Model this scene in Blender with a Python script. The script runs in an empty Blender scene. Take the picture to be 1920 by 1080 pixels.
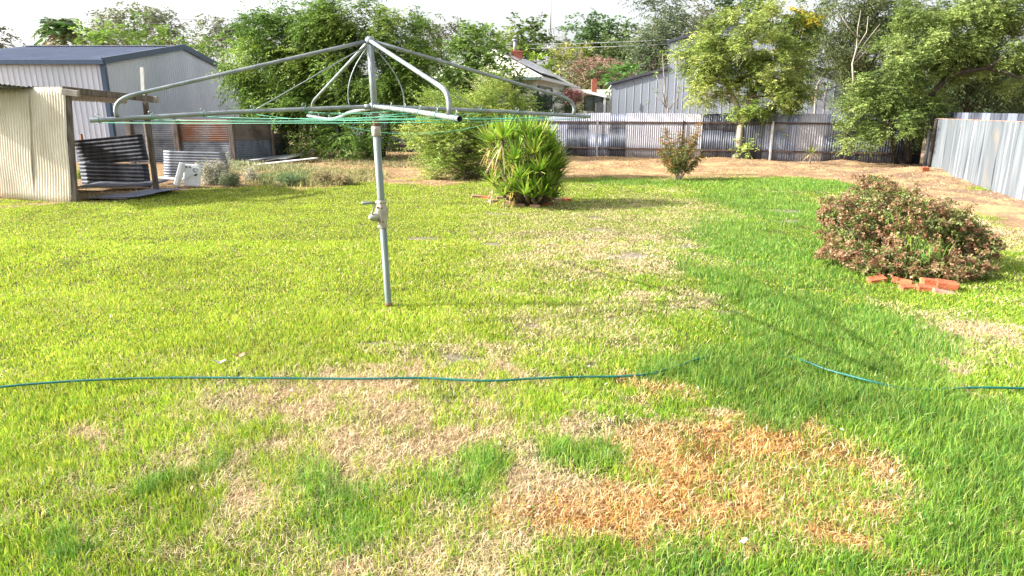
import bpy, math, random
import numpy as np
from mathutils import Vector, Matrix
sc = bpy.context.scene
COL = sc.collection
R = math.radians

# ------------------------------------------------------------ camera, sky, sun, exposure
CAM_H, FPX = 1.9, 1280.0
PITCH = math.atan(335 / FPX)
cd = bpy.data.cameras.new('camera'); cam = bpy.data.objects.new('camera', cd); COL.objects.link(cam)
cam.location = (0, 0, CAM_H); cam.rotation_euler = (math.pi / 2 - PITCH, 0, 0)
cd.sensor_width = 36; cd.lens = 36 * FPX / 1920; cd.clip_start = .05; cd.clip_end = 3000
sc.camera = cam
SUN_EL, SUN_DIR = R(30.5), (1.0, 0.07)
w = bpy.data.worlds.new('World'); sc.world = w; w.use_nodes = True
nt = w.node_tree; bg = nt.nodes['Background']; sky = nt.nodes.new('ShaderNodeTexSky')
sky.sky_type = 'NISHITA'; sky.sun_disc = False; sky.sun_elevation = SUN_EL
sky.sun_rotation = math.atan2(-SUN_DIR[0], -SUN_DIR[1]); sky.air_density = 1.0; sky.dust_density = 4.0; sky.ozone_density = 1.0
hz = nt.nodes.new('ShaderNodeHueSaturation'); hz.inputs['Saturation'].default_value = .25; hz.inputs['Value'].default_value = 1.08   # thin white haze over the whole sky
nt.links.new(sky.outputs[0], hz.inputs['Color']); nt.links.new(hz.outputs[0], bg.inputs[0]); bg.inputs[1].default_value = .15
ld = bpy.data.lights.new('sun', 'SUN'); lo = bpy.data.objects.new('sun', ld); COL.objects.link(lo)
ld.energy = 5.0; ld.angle = R(.6); ld.color = (1, .95, .86)
n_ = math.hypot(*SUN_DIR)
lo.rotation_euler = Vector((SUN_DIR[0] / n_ * math.cos(SUN_EL), SUN_DIR[1] / n_ * math.cos(SUN_EL), -math.sin(SUN_EL))).to_track_quat('-Z', 'Y').to_euler()
sc.view_settings.view_transform = 'Standard'; sc.view_settings.look = 'None'
sc.view_settings.exposure = 1.25; sc.view_settings.gamma = 1
sc.cycles.max_bounces = 6; sc.cycles.diffuse_bounces = 3; sc.cycles.transmission_bounces = 3
sc.cycles.transparent_max_bounces = 4; sc.cycles.caustics_reflective = False; sc.cycles.caustics_refractive = False

# ------------------------------------------------------------ measuring helpers (photograph pixels -> metres)
cp, sp = math.cos(PITCH), math.sin(PITCH)
def ray(px, py):
    x = (px - 960) / FPX; y = -(py - 540) / FPX
    return Vector((x, cp + y * sp, -sp + y * cp))
def G(px, py, z=0):
    r = ray(px, py); t = (z - CAM_H) / r.z
    return Vector((r.x * t, r.y * t, z))
def V(px, py, D):
    r = ray(px, py); t = D / r.y
    return Vector((r.x * t, D, r.z * t + CAM_H))

# ------------------------------------------------------------ tagging
def tag(o, label=None, cat=None, group=None, kind=None):
    if label: o['label'] = label
    if cat: o['category'] = cat
    if group: o['group'] = group
    if kind: o['kind'] = kind
    return o
def thing(name, label, cat, loc=(0, 0, 0), rz=0, group=None):
    o = bpy.data.objects.new(name, None); COL.objects.link(o); o.empty_display_size = .2
    o.location = loc; o.rotation_euler = (0, 0, rz)
    return tag(o, label, cat, group)

# ------------------------------------------------------------ materials
def nodes_of(name):
    m = bpy.data.materials.new(name); m.use_nodes = True
    return m, m.node_tree, m.node_tree.nodes['Principled BSDF']
def mat(name, c, rough=.6, metal=0, var=.15, scale=6, c2=None, bump=0, stretch=None, spec=None, thr=(.35, .65)):
    m, nt, b = nodes_of(name); N, L = nt.nodes, nt.links
    b.inputs['Roughness'].default_value = rough; b.inputs['Metallic'].default_value = metal
    if spec is not None: b.inputs['Specular IOR Level'].default_value = spec
    tc = N.new('ShaderNodeTexCoord'); mp = N.new('ShaderNodeMapping')
    if stretch: mp.inputs['Scale'].default_value = stretch
    L.new(tc.outputs['Object'], mp.inputs[0])
    n1 = N.new('ShaderNodeTexNoise'); n1.inputs['Scale'].default_value = scale; n1.inputs['Detail'].default_value = 6
    L.new(mp.outputs[0], n1.inputs['Vector'])
    r = N.new('ShaderNodeValToRGB'); e = r.color_ramp.elements
    if c2 is None: c2 = tuple(min(1, v * (1 + var)) for v in c); c1 = tuple(v * (1 - var) for v in c)
    else: c1 = c
    e[0].position, e[1].position = thr
    e[0].color = (*c1, 1); e[1].color = (*c2, 1)
    L.new(n1.outputs['Fac'], r.inputs[0]); L.new(r.outputs[0], b.inputs['Base Color'])
    if bump:
        n2 = N.new('ShaderNodeTexNoise'); n2.inputs['Scale'].default_value = scale * 6; n2.inputs['Detail'].default_value = 4
        L.new(mp.outputs[0], n2.inputs['Vector'])
        bp = N.new('ShaderNodeBump'); bp.inputs['Strength'].default_value = bump; bp.inputs['Distance'].default_value = .02
        L.new(n2.outputs['Fac'], bp.inputs['Height']); L.new(bp.outputs[0], b.inputs['Normal'])
    return m
def leaf_mat(name, rough=.5, trans=.35, spec=.3):
    m, nt, b = nodes_of(name); N, L = nt.nodes, nt.links
    a = N.new('ShaderNodeAttribute'); a.attribute_name = 'col'
    L.new(a.outputs['Color'], b.inputs['Base Color']); b.inputs['Roughness'].default_value = rough
    b.inputs['Specular IOR Level'].default_value = spec
    t = N.new('ShaderNodeBsdfTranslucent'); mx = N.new('ShaderNodeMixShader'); mx.inputs[0].default_value = trans
    hs = N.new('ShaderNodeHueSaturation'); hs.inputs['Value'].default_value = 1.25; hs.inputs['Saturation'].default_value = 1.05
    L.new(a.outputs['Color'], hs.inputs['Color']); L.new(hs.outputs[0], t.inputs['Color'])
    L.new(b.outputs[0], mx.inputs[1]); L.new(t.outputs[0], mx.inputs[2])
    L.new(mx.outputs[0], N['Material Output'].inputs['Surface'])
    return m
M = dict(
    leaf=leaf_mat('leaf'), blade=leaf_mat('grass_blade', .6, .4, .12), straw=leaf_mat('dry_straw', .7, .2, .15),
    bark=mat('bark', (.10, .075, .055), .9, c2=(.22, .17, .13), scale=8, bump=.6, stretch=(1, 1, .25)),
    palebark=mat('pale_bark', (.22, .18, .14), .85, c2=(.42, .37, .31), scale=6, bump=.4, stretch=(1, 1, .3)),
    darkbark=mat('dark_bark', (.022, .016, .013), .9, c2=(.06, .045, .036), scale=8, bump=.6),
    galv=mat('galvanised_pipe', (.19, .22, .235), .42, .4, c2=(.31, .35, .365), scale=9, bump=.08),
    galvpaint=mat('pole_grey', (.13, .17, .165), .5, .2, c2=(.22, .26, .25), scale=7, bump=.1, stretch=(1, 1, .3)),
    cast=mat('cast_alloy', (.30, .29, .25), .6, .2, c2=(.42, .40, .35), scale=14, bump=.15),
    rust=mat('rusted_steel', (.16, .07, .04), .85, .1, c2=(.30, .16, .10), scale=12, bump=.3),
    dark=mat('dark_parts_and_tube_shade', (.03, .03, .03), .8),
    wire=mat('green_line', (.05, .30, .18), .4, var=.2), hose=mat('hose_rubber', (.004, .10, .085), .38, var=.3, scale=3),
    cladding=mat('grey_cladding', (.47, .51, .61), .45, .0, c2=(.57, .60, .70), scale=.7, stretch=(1, 1, .3)),
    roofblue=mat('roof_cladding', (.20, .23, .33), .4, .2, var=.1, scale=1),
    trim=mat('navy_trim', (.035, .065, .13), .4, var=.12),
    cream=mat('cream_iron', (.54, .48, .38), .55, .0, c2=(.72, .67, .57), scale=1.6, bump=.1, stretch=(1, 1, .5)),
    timber=mat('grey_timber', (.07, .052, .042), .9, c2=(.19, .155, .135), scale=5, bump=.6, stretch=(3, 3, .5)),
    palewood=mat('pale_timber', (.20, .17, .15), .85, c2=(.36, .31, .28), scale=6, bump=.4),
    iron=mat('weathered_iron', (.10, .115, .145), .55, .3, c2=(.23, .25, .29), scale=2.2, bump=.1),
    irondark=mat('dark_iron', (.030, .034, .048), .5, .3, c2=(.095, .105, .135), scale=2.6, bump=.1, stretch=(2, 2, .5)),
    ironmid=mat('mid_iron', (.12, .135, .19), .5, .3, c2=(.23, .25, .31), scale=2.6, bump=.1, stretch=(2, 2, .5)),
    ironpale=mat('pale_iron', (.24, .24, .28), .55, .1, c2=(.34, .335, .365), scale=1.5, bump=.05, stretch=(2, 2, .6)),
    ironblue=mat('blue_pale_iron', (.23, .235, .33), .55, .1, c2=(.31, .31, .40), scale=1.5, stretch=(2, 2, .6)),
    ironrust=mat('rust_patched_iron', (.19, .16, .16), .7, .1, c2=(.17, .065, .03), scale=1.6, bump=.2, thr=(.38, .6)),
    ironbrown=mat('brown_iron', (.09, .07, .06), .65, .2, c2=(.19, .16, .15), scale=3, bump=.1),
    sheetgrey=mat('flat_sheet', (.11, .13, .155), .5, .2, c2=(.22, .245, .27), scale=2.6, bump=.2, stretch=(2.5, 2.5, .22)),  # pale streaks in the colour imitate reflections on the metal
    sheetwhite=mat('flat_sheet_white', (.14, .16, .185), .5, .2, c2=(.30, .325, .35), scale=2.6, bump=.2, stretch=(3, 3, .15), thr=(.42, .58)),  # sharper pale streaks, reflections put into the colour
    sheetstain=mat('flat_sheet_stained', (.15, .17, .19), .5, .2, c2=(.27, .22, .17), scale=1.3, bump=.15, thr=(.5, .68)),
    rail=mat('brown_rail', (.05, .025, .02), .7, var=.3), post=mat('steel_post', (.30, .31, .35), .5, .3, var=.2),
    postw=mat('white_post', (.62, .62, .64), .6, var=.2),
    bgrey=mat('shed_grey', (.20, .225, .275), .5, .0, c2=(.25, .275, .325), scale=.6, stretch=(1, 1, .3)),
    broof=mat('dark_roof', (.05, .05, .07), .5, var=.2),
    weather=mat('weatherboard', (.78, .74, .60), .7, var=.08), hroof=mat('pale_green_roof', (.42, .45, .34), .6, c2=(.56, .57, .46), scale=1.2),
    solar=mat('solar_panel', (.42, .41, .47), .25, .2, var=.08), wframe=mat('window_frame', (.08, .12, .10), .5),  # solar colour kept pale to stand in for reflected sky
    glass=mat('window_glass', (.25, .30, .33), .1, .3, var=.3, scale=2), brickwall=mat('chimney_brick', (.28, .07, .045), .85, c2=(.40, .13, .08), scale=9),
    white=mat('white_paint', (.72, .71, .68), .5, var=.08), plastic=mat('white_plastic', (.72, .73, .74), .45, var=.08, scale=5),
    brick=mat('garden_brick', (.34, .075, .03), .9, c2=(.50, .16, .07), scale=10, bump=.5),
    brickdull=mat('dusty_brick', (.30, .15, .10), .9, c2=(.46, .30, .22), scale=10, bump=.5),
    dryleaf=mat('pale_leaf', (.60, .52, .42), .8), pink=mat('pink_bloom', (.75, .20, .30), .6), mast=mat('mast_steel', (.50, .50, .52), .5, .3),
    cable=mat('cable', (.28, .28, .30), .6), tank=mat('tank_grey', (.42, .44, .48), .5), blue=mat('blue_bin', (.03, .07, .25), .5),
)

# ------------------------------------------------------------ mesh builders
class MB:
    def __init__(s): s.v, s.f, s.sm = [], [], []
    def box(s, c, size, rot=None, smooth=False):
        hx, hy, hz = [k / 2 for k in size]; c = Vector(c); n = len(s.v)
        for x, y, z in ((-1,-1,-1),(1,-1,-1),(1,1,-1),(-1,1,-1),(-1,-1,1),(1,-1,1),(1,1,1),(-1,1,1)):
            p = Vector((x * hx, y * hy, z * hz))
            if rot is not None: p = rot @ p
            s.v.append(tuple(c + p))
        for q in ((3,2,1,0),(4,5,6,7),(0,1,5,4),(1,2,6,5),(2,3,7,6),(3,0,4,7)):
            s.f.append(tuple(n + i for i in q)); s.sm.append(smooth)
        return s
    def beam(s, a, b, wd, th):
        a, b = Vector(a), Vector(b); d = b - a
        q = d.to_track_quat('X', 'Z').to_matrix()
        return s.box((a + b) / 2, (d.length, wd, th), q)
    def tube(s, pts, rad, seg=10, cap=True, hollow=False):
        pts = [Vector(p) for p in pts]; n = len(pts)
        if not hasattr(rad, '__len__'): rad = [rad] * n
        up = Vector((0, 0, 1)); t0 = (pts[1] - pts[0]).normalized()
        if abs(t0.dot(up)) > .9: up = Vector((1, 0, 0))
        b = len(s.v); u = t0.cross(up).normalized()
        for i, p in enumerate(pts):
            t = ((pts[min(i + 1, n - 1)] - pts[max(i - 1, 0)])).normalized()
            u = (u - t * u.dot(t)).normalized(); v = t.cross(u)
            for k in range(seg):
                a = 2 * math.pi * k / seg
                s.v.append(tuple(p + (u * math.cos(a) + v * math.sin(a)) * rad[i]))
        for i in range(n - 1):
            for k in range(seg):
                k2 = (k + 1) % seg
                s.f.append((b + i * seg + k, b + i * seg + k2, b + (i + 1) * seg + k2, b + (i + 1) * seg + k)); s.sm.append(True)
        if cap:
            s.f.append(tuple(b + k for k in range(seg))[::-1]); s.sm.append(False)
            s.f.append(tuple(b + (n - 1) * seg + k for k in range(seg))); s.sm.append(False)
        return s
    def poly(s, *faces):
        for fc in faces:
            n = len(s.v); s.v += [tuple(p) for p in fc]; s.f.append(tuple(range(n, n + len(fc)))); s.sm.append(False)
        return s
    def prism(s, ring, off):
        n = len(s.v); k = len(ring); off = Vector(off)
        s.v += [tuple(p) for p in ring] + [tuple(Vector(p) + off) for p in ring]
        s.f.append(tuple(range(n, n + k))[::-1]); s.f.append(tuple(range(n + k, n + 2 * k))); s.sm += [False, False]
        for i in range(k):
            j = (i + 1) % k; s.f.append((n + i, n + j, n + k + j, n + k + i)); s.sm.append(False)
        return s
    def build(s, name, m, parent=None, bevel=0):
        me = bpy.data.meshes.new(name); o = mb_origin = None
        vs = s.v
        if parent is not None:
            inv = wm(parent).inverted(); vs = [tuple(inv @ Vector(p)) for p in vs]
        me.from_pydata(vs, [], s.f); me.materials.append(m)
        me.polygons.foreach_set('use_smooth', s.sm); me.update()
        o = bpy.data.objects.new(name, me); COL.objects.link(o)
        if parent is not None: o.parent = parent
        if bevel:
            b = o.modifiers.new('bevel', 'BEVEL'); b.width = bevel; b.segments = 2; b.limit_method = 'ANGLE'
        return o
def wm(o):
    m = Matrix.LocRotScale(o.location, o.rotation_euler, o.scale)
    return (wm(o.parent) @ m) if o.parent else m

def corr(O, U, Vv, width, length, pitch=.076, amp=.009, seg=6, nv=6, warp=0, ragged=0, seed=0, th=.0015, rib=False):
    """corrugated sheet: waves run across U, ridges along Vv"""
    rng = random.Random(seed); O, U, Vv = Vector(O), Vector(U).normalized(), Vector(Vv).normalized(); N = U.cross(Vv).normalized()
    mb = MB(); nu = max(2, int(width / pitch * seg)); ph = rng.random() * 6
    for side in (0, 1):
        for j in range(nv + 1):
            for i in range(nu + 1):
                u = width * i / nu; v = length * j / nv
                if rib:
                    t = (u / pitch) % 1; h = amp * (1 if t < .09 or t > .91 else 0)
                else: h = amp * math.sin(2 * math.pi * u / pitch)
                wv = warp * math.sin(u * 3 + ph + v * 2) + warp * .6 * math.sin(v * 5 + ph)
                rg = ragged * math.sin(u * 7 + ph) * (1 if j == nv else 0) + ragged * .6 * math.sin(u * 17 + ph) * (j == nv)
                mb.v.append(tuple(O + U * u + Vv * (v + rg) + N * (h + wv - side * th)))
    n1 = (nu + 1) * (nv + 1)
    for j in range(nv):
        for i in range(nu):
            a = j * (nu + 1) + i; q = (a, a + 1, a + nu + 2, a + nu + 1)
            mb.f.append(q); mb.f.append(tuple(n1 + k for k in q[::-1])); mb.sm += [not rib, not rib]
    for (j, fl) in ((0, 1), (nv, 0)):
        for i in range(nu):
            a = j * (nu + 1) + i; q = (a, a + 1, n1 + a + 1, n1 + a); mb.f.append(q[::-1] if fl else q); mb.sm.append(False)
    return mb

def np_mesh(name, verts, quads=None, tris=None, cols=None, m=None, parent=None, smooth=False):
    if parent is not None:
        inv = np.array(wm(parent).inverted()); verts = verts @ inv[:3, :3].T + inv[:3, 3]
    me = bpy.data.meshes.new(name); me.vertices.add(len(verts)); me.vertices.foreach_set('co', np.ascontiguousarray(verts, np.float32).ravel())
    nq = 0 if quads is None else len(quads); ntr = 0 if tris is None else len(tris)
    li = []
    if nq: li.append(quads.ravel())
    if ntr: li.append(tris.ravel())
    li = np.concatenate(li).astype(np.int32)
    me.loops.add(len(li)); me.loops.foreach_set('vertex_index', li)
    st = np.concatenate([np.arange(nq) * 4, nq * 4 + np.arange(ntr) * 3]).astype(np.int32)
    me.polygons.add(nq + ntr); me.polygons.foreach_set('loop_start', st)
    if smooth: me.polygons.foreach_set('use_smooth', np.ones(nq + ntr, bool))
    if cols is not None:
        a = me.color_attributes.new('col', 'FLOAT_COLOR', 'POINT')
        c4 = np.ones((len(verts), 4), np.float32); c4[:, :3] = cols; a.data.foreach_set('color', c4.ravel())
    me.update(calc_edges=True)
    if m: me.materials.append(m)
    o = bpy.data.objects.new(name, me); COL.objects.link(o)
    if parent is not None: o.parent = parent
    return o
def norm(a): return a / np.maximum(np.linalg.norm(a, axis=-1, keepdims=True), 1e-9)

# smooth value noise on the plane
_rt = np.random.default_rng(7).random((256, 256))
def vnoise(x, y, s):
    x = np.asarray(x) / s + 100.3; y = np.asarray(y) / s + 57.7
    xi = np.floor(x).astype(int); yi = np.floor(y).astype(int); fx = x - xi; fy = y - yi
    fx = fx * fx * (3 - 2 * fx); fy = fy * fy * (3 - 2 * fy)
    g = lambda a, b: _rt[a % 256, b % 256]
    return (g(xi, yi) * (1 - fx) + g(xi + 1, yi) * fx) * (1 - fy) + (g(xi, yi + 1) * (1 - fx) + g(xi + 1, yi + 1) * fx) * fy
def fbm(x, y, s): return .5 * vnoise(x, y, s) + .3 * vnoise(y + 9, x, s * .45) + .2 * vnoise(x + 31, y, s * .2)

# ------------------------------------------------------------ the ground: where each kind of turf or soil lies
def ell(cx, cy, rx, ry):
    c = G(cx, cy); far = G(cx, cy - ry).y; near = G(cx, min(cy + ry, 1300)).y
    return c.x, (far + near) / 2, rx * c.y / FPX * 1.0, (far - near) / 2
def field(x, y, ells, warp=.5, soft=.8):
    wx = x + (fbm(x, y, .9) - .5) * warp * 2; wy = y + (fbm(y + 40, x, .9) - .5) * warp * 2
    rough = (fbm(x + 3, y + 8, .32) - .5) * 1.5 * min(1, warp * 3)
    out = np.zeros_like(x)
    for e in ells:
        cx, cy, rx, ry = ell(*e)
        d = ((wx - cx) / rx) ** 2 + ((wy - cy) / ry) ** 2
        out = np.maximum(out, np.clip((1 + soft - d - rough) / (2 * soft), 0, 1))
    return out
LUSH = [(1330,700,50,30),(30,1060,80,30),(250,930,60,30),(1430,640,60,40),(1470,395,95,45),(1460,470,110,60),(1400,560,60,70),(1580,620,170,60),(1480,740,190,70),(1700,790,230,80),(1850,900,170,110),
        (1390,820,70,50),(905,890,75,60),(1330,1050,110,55),(1600,1075,380,50),(1520,348,170,12),(1290,342,180,6),(700,960,60,50),(640,900,60,40),(1085,840,60,25),(1620,700,160,40),(1860,1020,120,90)]
ORANGE = [(1600,985,110,40),(1150,1010,90,40),(1440,925,270,75),(1330,900,150,90),(1230,960,120,60),(1400,915,240,65),(1230,880,110,60),(1560,945,150,45),(1250,745,50,35),(1480,855,80,25),(1180,940,90,60),(1070,985,90,50),(1740,1065,60,20)]
TAN = [(640,745,140,22),(480,850,70,30),(560,770,120,30),(760,760,130,40),(880,800,90,45),(960,775,70,30),(760,700,130,14),(950,700,80,22),(240,840,60,20),(640,850,80,25),
       (1030,920,80,60),(820,830,60,25),(300,790,60,14),(1090,780,60,30),(900,1000,60,30),(500,960,60,20),(720,1030,60,30),(1560,590,25,14),(1820,720,60,16),(1850,640,70,20),(1890,440,90,40),(1800,385,90,16)]
THIN = [(250,980,300,90),(700,1000,300,90),(1500,800,120,40),(1750,960,120,60),(1750,700,110,40),(620,810,430,105),(1150,860,280,130),(330,880,220,60),(1000,960,330,110),(1250,560,120,20),(900,660,260,26),(1180,470,200,36),(1560,600,50,30),(950,1040,300,50),(1450,700,60,16)]
PALE = [(1150,440,230,60),(1250,400,120,40),(1820,640,110,70),(1000,500,130,40),(1850,430,130,70),(700,830,330,120),(800,1000,350,100),(1100,600,160,40)]
BARE = [(690,643,26,5),(860,672,32,6),(935,462,24,3),(1168,478,36,5),(1120,437,30,3),(1290,462,55,3),(925,400,18,2),(1020,606,18,5),(1300,578,25,4),(1350,582,18,4),(480,668,14,4),
        (1170,597,14,4),(790,445,18,2),(880,438,14,2),(1120,410,22,2),(1470,395,26,3),(1480,418,16,3),(1140,690,16,4),(728,580,14,3),(1465,396,30,3)]
EDGE = [(-500,382),(0,382),(150,386),(290,362),(430,356),(560,349),(700,341),(860,344),(1000,338),(1120,333),(1300,337),(1440,333),(1560,340),(1700,362),(1850,408),(1990,470),(2200,620)]
EDGEW = [G(*e) for e in EDGE]
EX = np.array([e.x for e in EDGEW]); EY = np.array([e.y for e in EDGEW])
_o = np.argsort(EX); 
def lawn_mask(x, y):
    # right-hand side: the lawn runs up to a strip along the iron fence
    yl = np.interp(x, EX[:14], EY[:14])
    m = np.clip((yl - y + (fbm(x, y, 1.2) - .5) * 3.6) / .9 + .5, 0, 1)
    xr = np.interp(y, EY[13:][::-1], EX[13:][::-1])      # boundary x as a function of y near the right fence
    m2 = np.clip((xr - x + (fbm(x, y, .8) - .5) * 1.2) / .5 + .5, 0, 1)
    return np.where((y < EY[13] + .5) & (x > 6), np.minimum(m, m2) if False else m2, m)
def gz(x, y):
    x = np.asarray(x, float); y = np.asarray(y, float)
    near = np.clip((45 - y) / 20, 0, 1) * np.clip((40 - abs(x)) / 20, 0, 1)
    z = (fbm(x, y, 2.2) - .5) * .06 * near
    back = 1 - lawn_mask(x, y)
    z = z + back * near * ((fbm(x, y, 1.0) - .45) * .09 + np.maximum(0, vnoise(x, y, 1.4) - .72) * .35)
    return z
def kinds(x, y):
    lawn = lawn_mask(x, y)
    return dict(lawn=lawn, lush=field(x, y, LUSH) * lawn, orange=field(x, y, ORANGE) * lawn, tan=field(x, y, TAN) * lawn, pale=field(x, y, PALE, .6, .8) * lawn, bare=field(x, y, BARE, .42, .9) * lawn)
def lerp(a, b, t): return a * (1 - t[:, None]) + np.array(b) * t[:, None]
def ground_col(x, y, k):
    n1 = fbm(x, y, .5); n2 = fbm(x + 77, y, 3.0)
    c = np.tile(np.array([.085, .09, .025]), (len(x), 1))
    c = lerp(c, (.16, .14, .06), k['pale'] * .6); c = lerp(c, (.06, .10, .03), k['lush'] * .8)
    c = lerp(c, (.22, .15, .08), k['tan'] * .85); c = lerp(c, (.17, .075, .025), k['orange'] * .9)
    c = lerp(c, (.24, .20, .16), k['bare'])
    soil = np.tile(np.array([.30, .19, .105]), (len(x), 1))
    soil = lerp(soil, (.25, .165, .125), np.clip((x - 8) / 3, 0, 1) * .8)
    soil = lerp(soil, (.22, .145, .095), np.clip((n2 - .45) * 4, 0, 1) * .7)
    soil = lerp(soil, (.46, .32, .16), np.clip((n1 - .47) * 6, 0, 1) * .75)
    soil = lerp(soil, (.20, .17, .08), np.clip((-x - 3) / 3, 0, 1) * np.clip((n1 - .42) * 5, 0, 1) * .7)
    far = np.clip((y - 33) / 10, 0, 1)
    soil = lerp(soil, (.22, .20, .10), far)
    t = k['lawn']
    return c * t[:, None] + soil * (1 - t[:, None])
def build_ground():
    xs = np.concatenate([-np.geomspace(900, 17, 22), np.arange(-16.5, 16.6, .1), np.geomspace(17, 900, 22)])
    ys = np.concatenate([-np.geomspace(300, 2, 14), np.arange(-1, 34, .1), np.geomspace(34.2, 1500, 30)])
    X, Y = np.meshgrid(xs, ys); x, y = X.ravel(), Y.ravel(); k = kinds(x, y)
    v = np.stack([x, y, gz(x, y)], 1); nx, ny = len(xs), len(ys)
    i = np.arange(nx * ny).reshape(ny, nx); q = np.stack([i[:-1, :-1], i[:-1, 1:], i[1:, 1:], i[1:, :-1]], -1).reshape(-1, 4)
    m, nt, b = nodes_of('ground'); N, L = nt.nodes, nt.links
    a = N.new('ShaderNodeAttribute'); a.attribute_name = 'col'; tc = N.new('ShaderNodeTexCoord')
    nz = N.new('ShaderNodeTexNoise'); nz.inputs['Scale'].default_value = 14; nz.inputs['Detail'].default_value = 8; nz.inputs['Roughness'].default_value = .7
    L.new(tc.outputs['Object'], nz.inputs['Vector'])
    mr = N.new('ShaderNodeMapRange'); mr.inputs[1].default_value = .3; mr.inputs[2].default_value = .7; mr.inputs[3].default_value = .6; mr.inputs[4].default_value = 1.35
    L.new(nz.outputs['Fac'], mr.inputs[0])
    vm = N.new('ShaderNodeVectorMath'); vm.operation = 'SCALE'; L.new(a.outputs['Color'], vm.inputs[0]); L.new(mr.outputs[0], vm.inputs['Scale'])
    L.new(vm.outputs[0], b.inputs['Base Color']); b.inputs['Roughness'].default_value = .95; b.inputs['Specular IOR Level'].default_value = .1
    bp = N.new('ShaderNodeBump'); bp.inputs['Strength'].default_value = .8; bp.inputs['Distance'].default_value = .04
    L.new(nz.outputs['Fac'], bp.inputs['Height']); L.new(bp.outputs[0], b.inputs['Normal'])
    tag(np_mesh('ground', v, q, None, ground_col(x, y, k), m, smooth=True), kind='structure')
build_ground()

# ------------------------------------------------------------ grass
def blades(P, h, wd, lean, az, cols, seg2=True, curl=0.3):
    """tapered bent blades; returns verts, quads, tris, cols"""
    n = len(P); dirx = np.stack([np.cos(az), np.sin(az), np.zeros(n)], 1); side = np.stack([-np.sin(az), np.cos(az), np.zeros(n)], 1)
    ph = np.random.default_rng(3).random(n) * np.pi; side = side * np.cos(ph)[:, None] + dirx * np.sin(ph)[:, None]
    up = np.array([0, 0, 1.])
    hz = h * np.cos(lean); hl = h * np.sin(lean)
    mid = P + dirx * (hl * .38)[:, None] + up * (hz * .6)[:, None]
    tip = P + dirx * (hl * (1 + curl))[:, None] + up * (hz * 1.0)[:, None]
    if seg2:
        v = np.stack([P - side * wd[:, None] / 2, P + side * wd[:, None] / 2, mid + side * wd[:, None] * .42, mid - side * wd[:, None] * .42, tip], 1).reshape(-1, 3)
        b = np.arange(n) * 5; q = np.stack([b, b + 1, b + 2, b + 3], 1); t = np.stack([b + 3, b + 2, b + 4], 1)
        return v, q, t, np.repeat(cols, 5, 0)
    v = np.stack([P - side * wd[:, None] / 2, P + side * wd[:, None] / 2, tip], 1).reshape(-1, 3); b = np.arange(n) * 3
    return v, None, np.stack([b, b + 1, b + 2], 1), np.repeat(cols, 3, 0)
def merge(parts):
    V_, Q, T, C_ = [], [], [], []; o = 0
    for v, q, t, c in parts:
        V_.append(v); C_.append(c)
        if q is not None: Q.append(q + o)
        if t is not None: T.append(t + o)
        o += len(v)
    return np.concatenate(V_), (np.concatenate(Q) if Q else None), (np.concatenate(T) if T else None), np.concatenate(C_)
def pick(rng, n, pal):
    c = np.array(pal)[rng.integers(0, len(pal), n)]
    return c * (1 + (rng.random((n, 1)) - .5) * .5)
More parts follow.
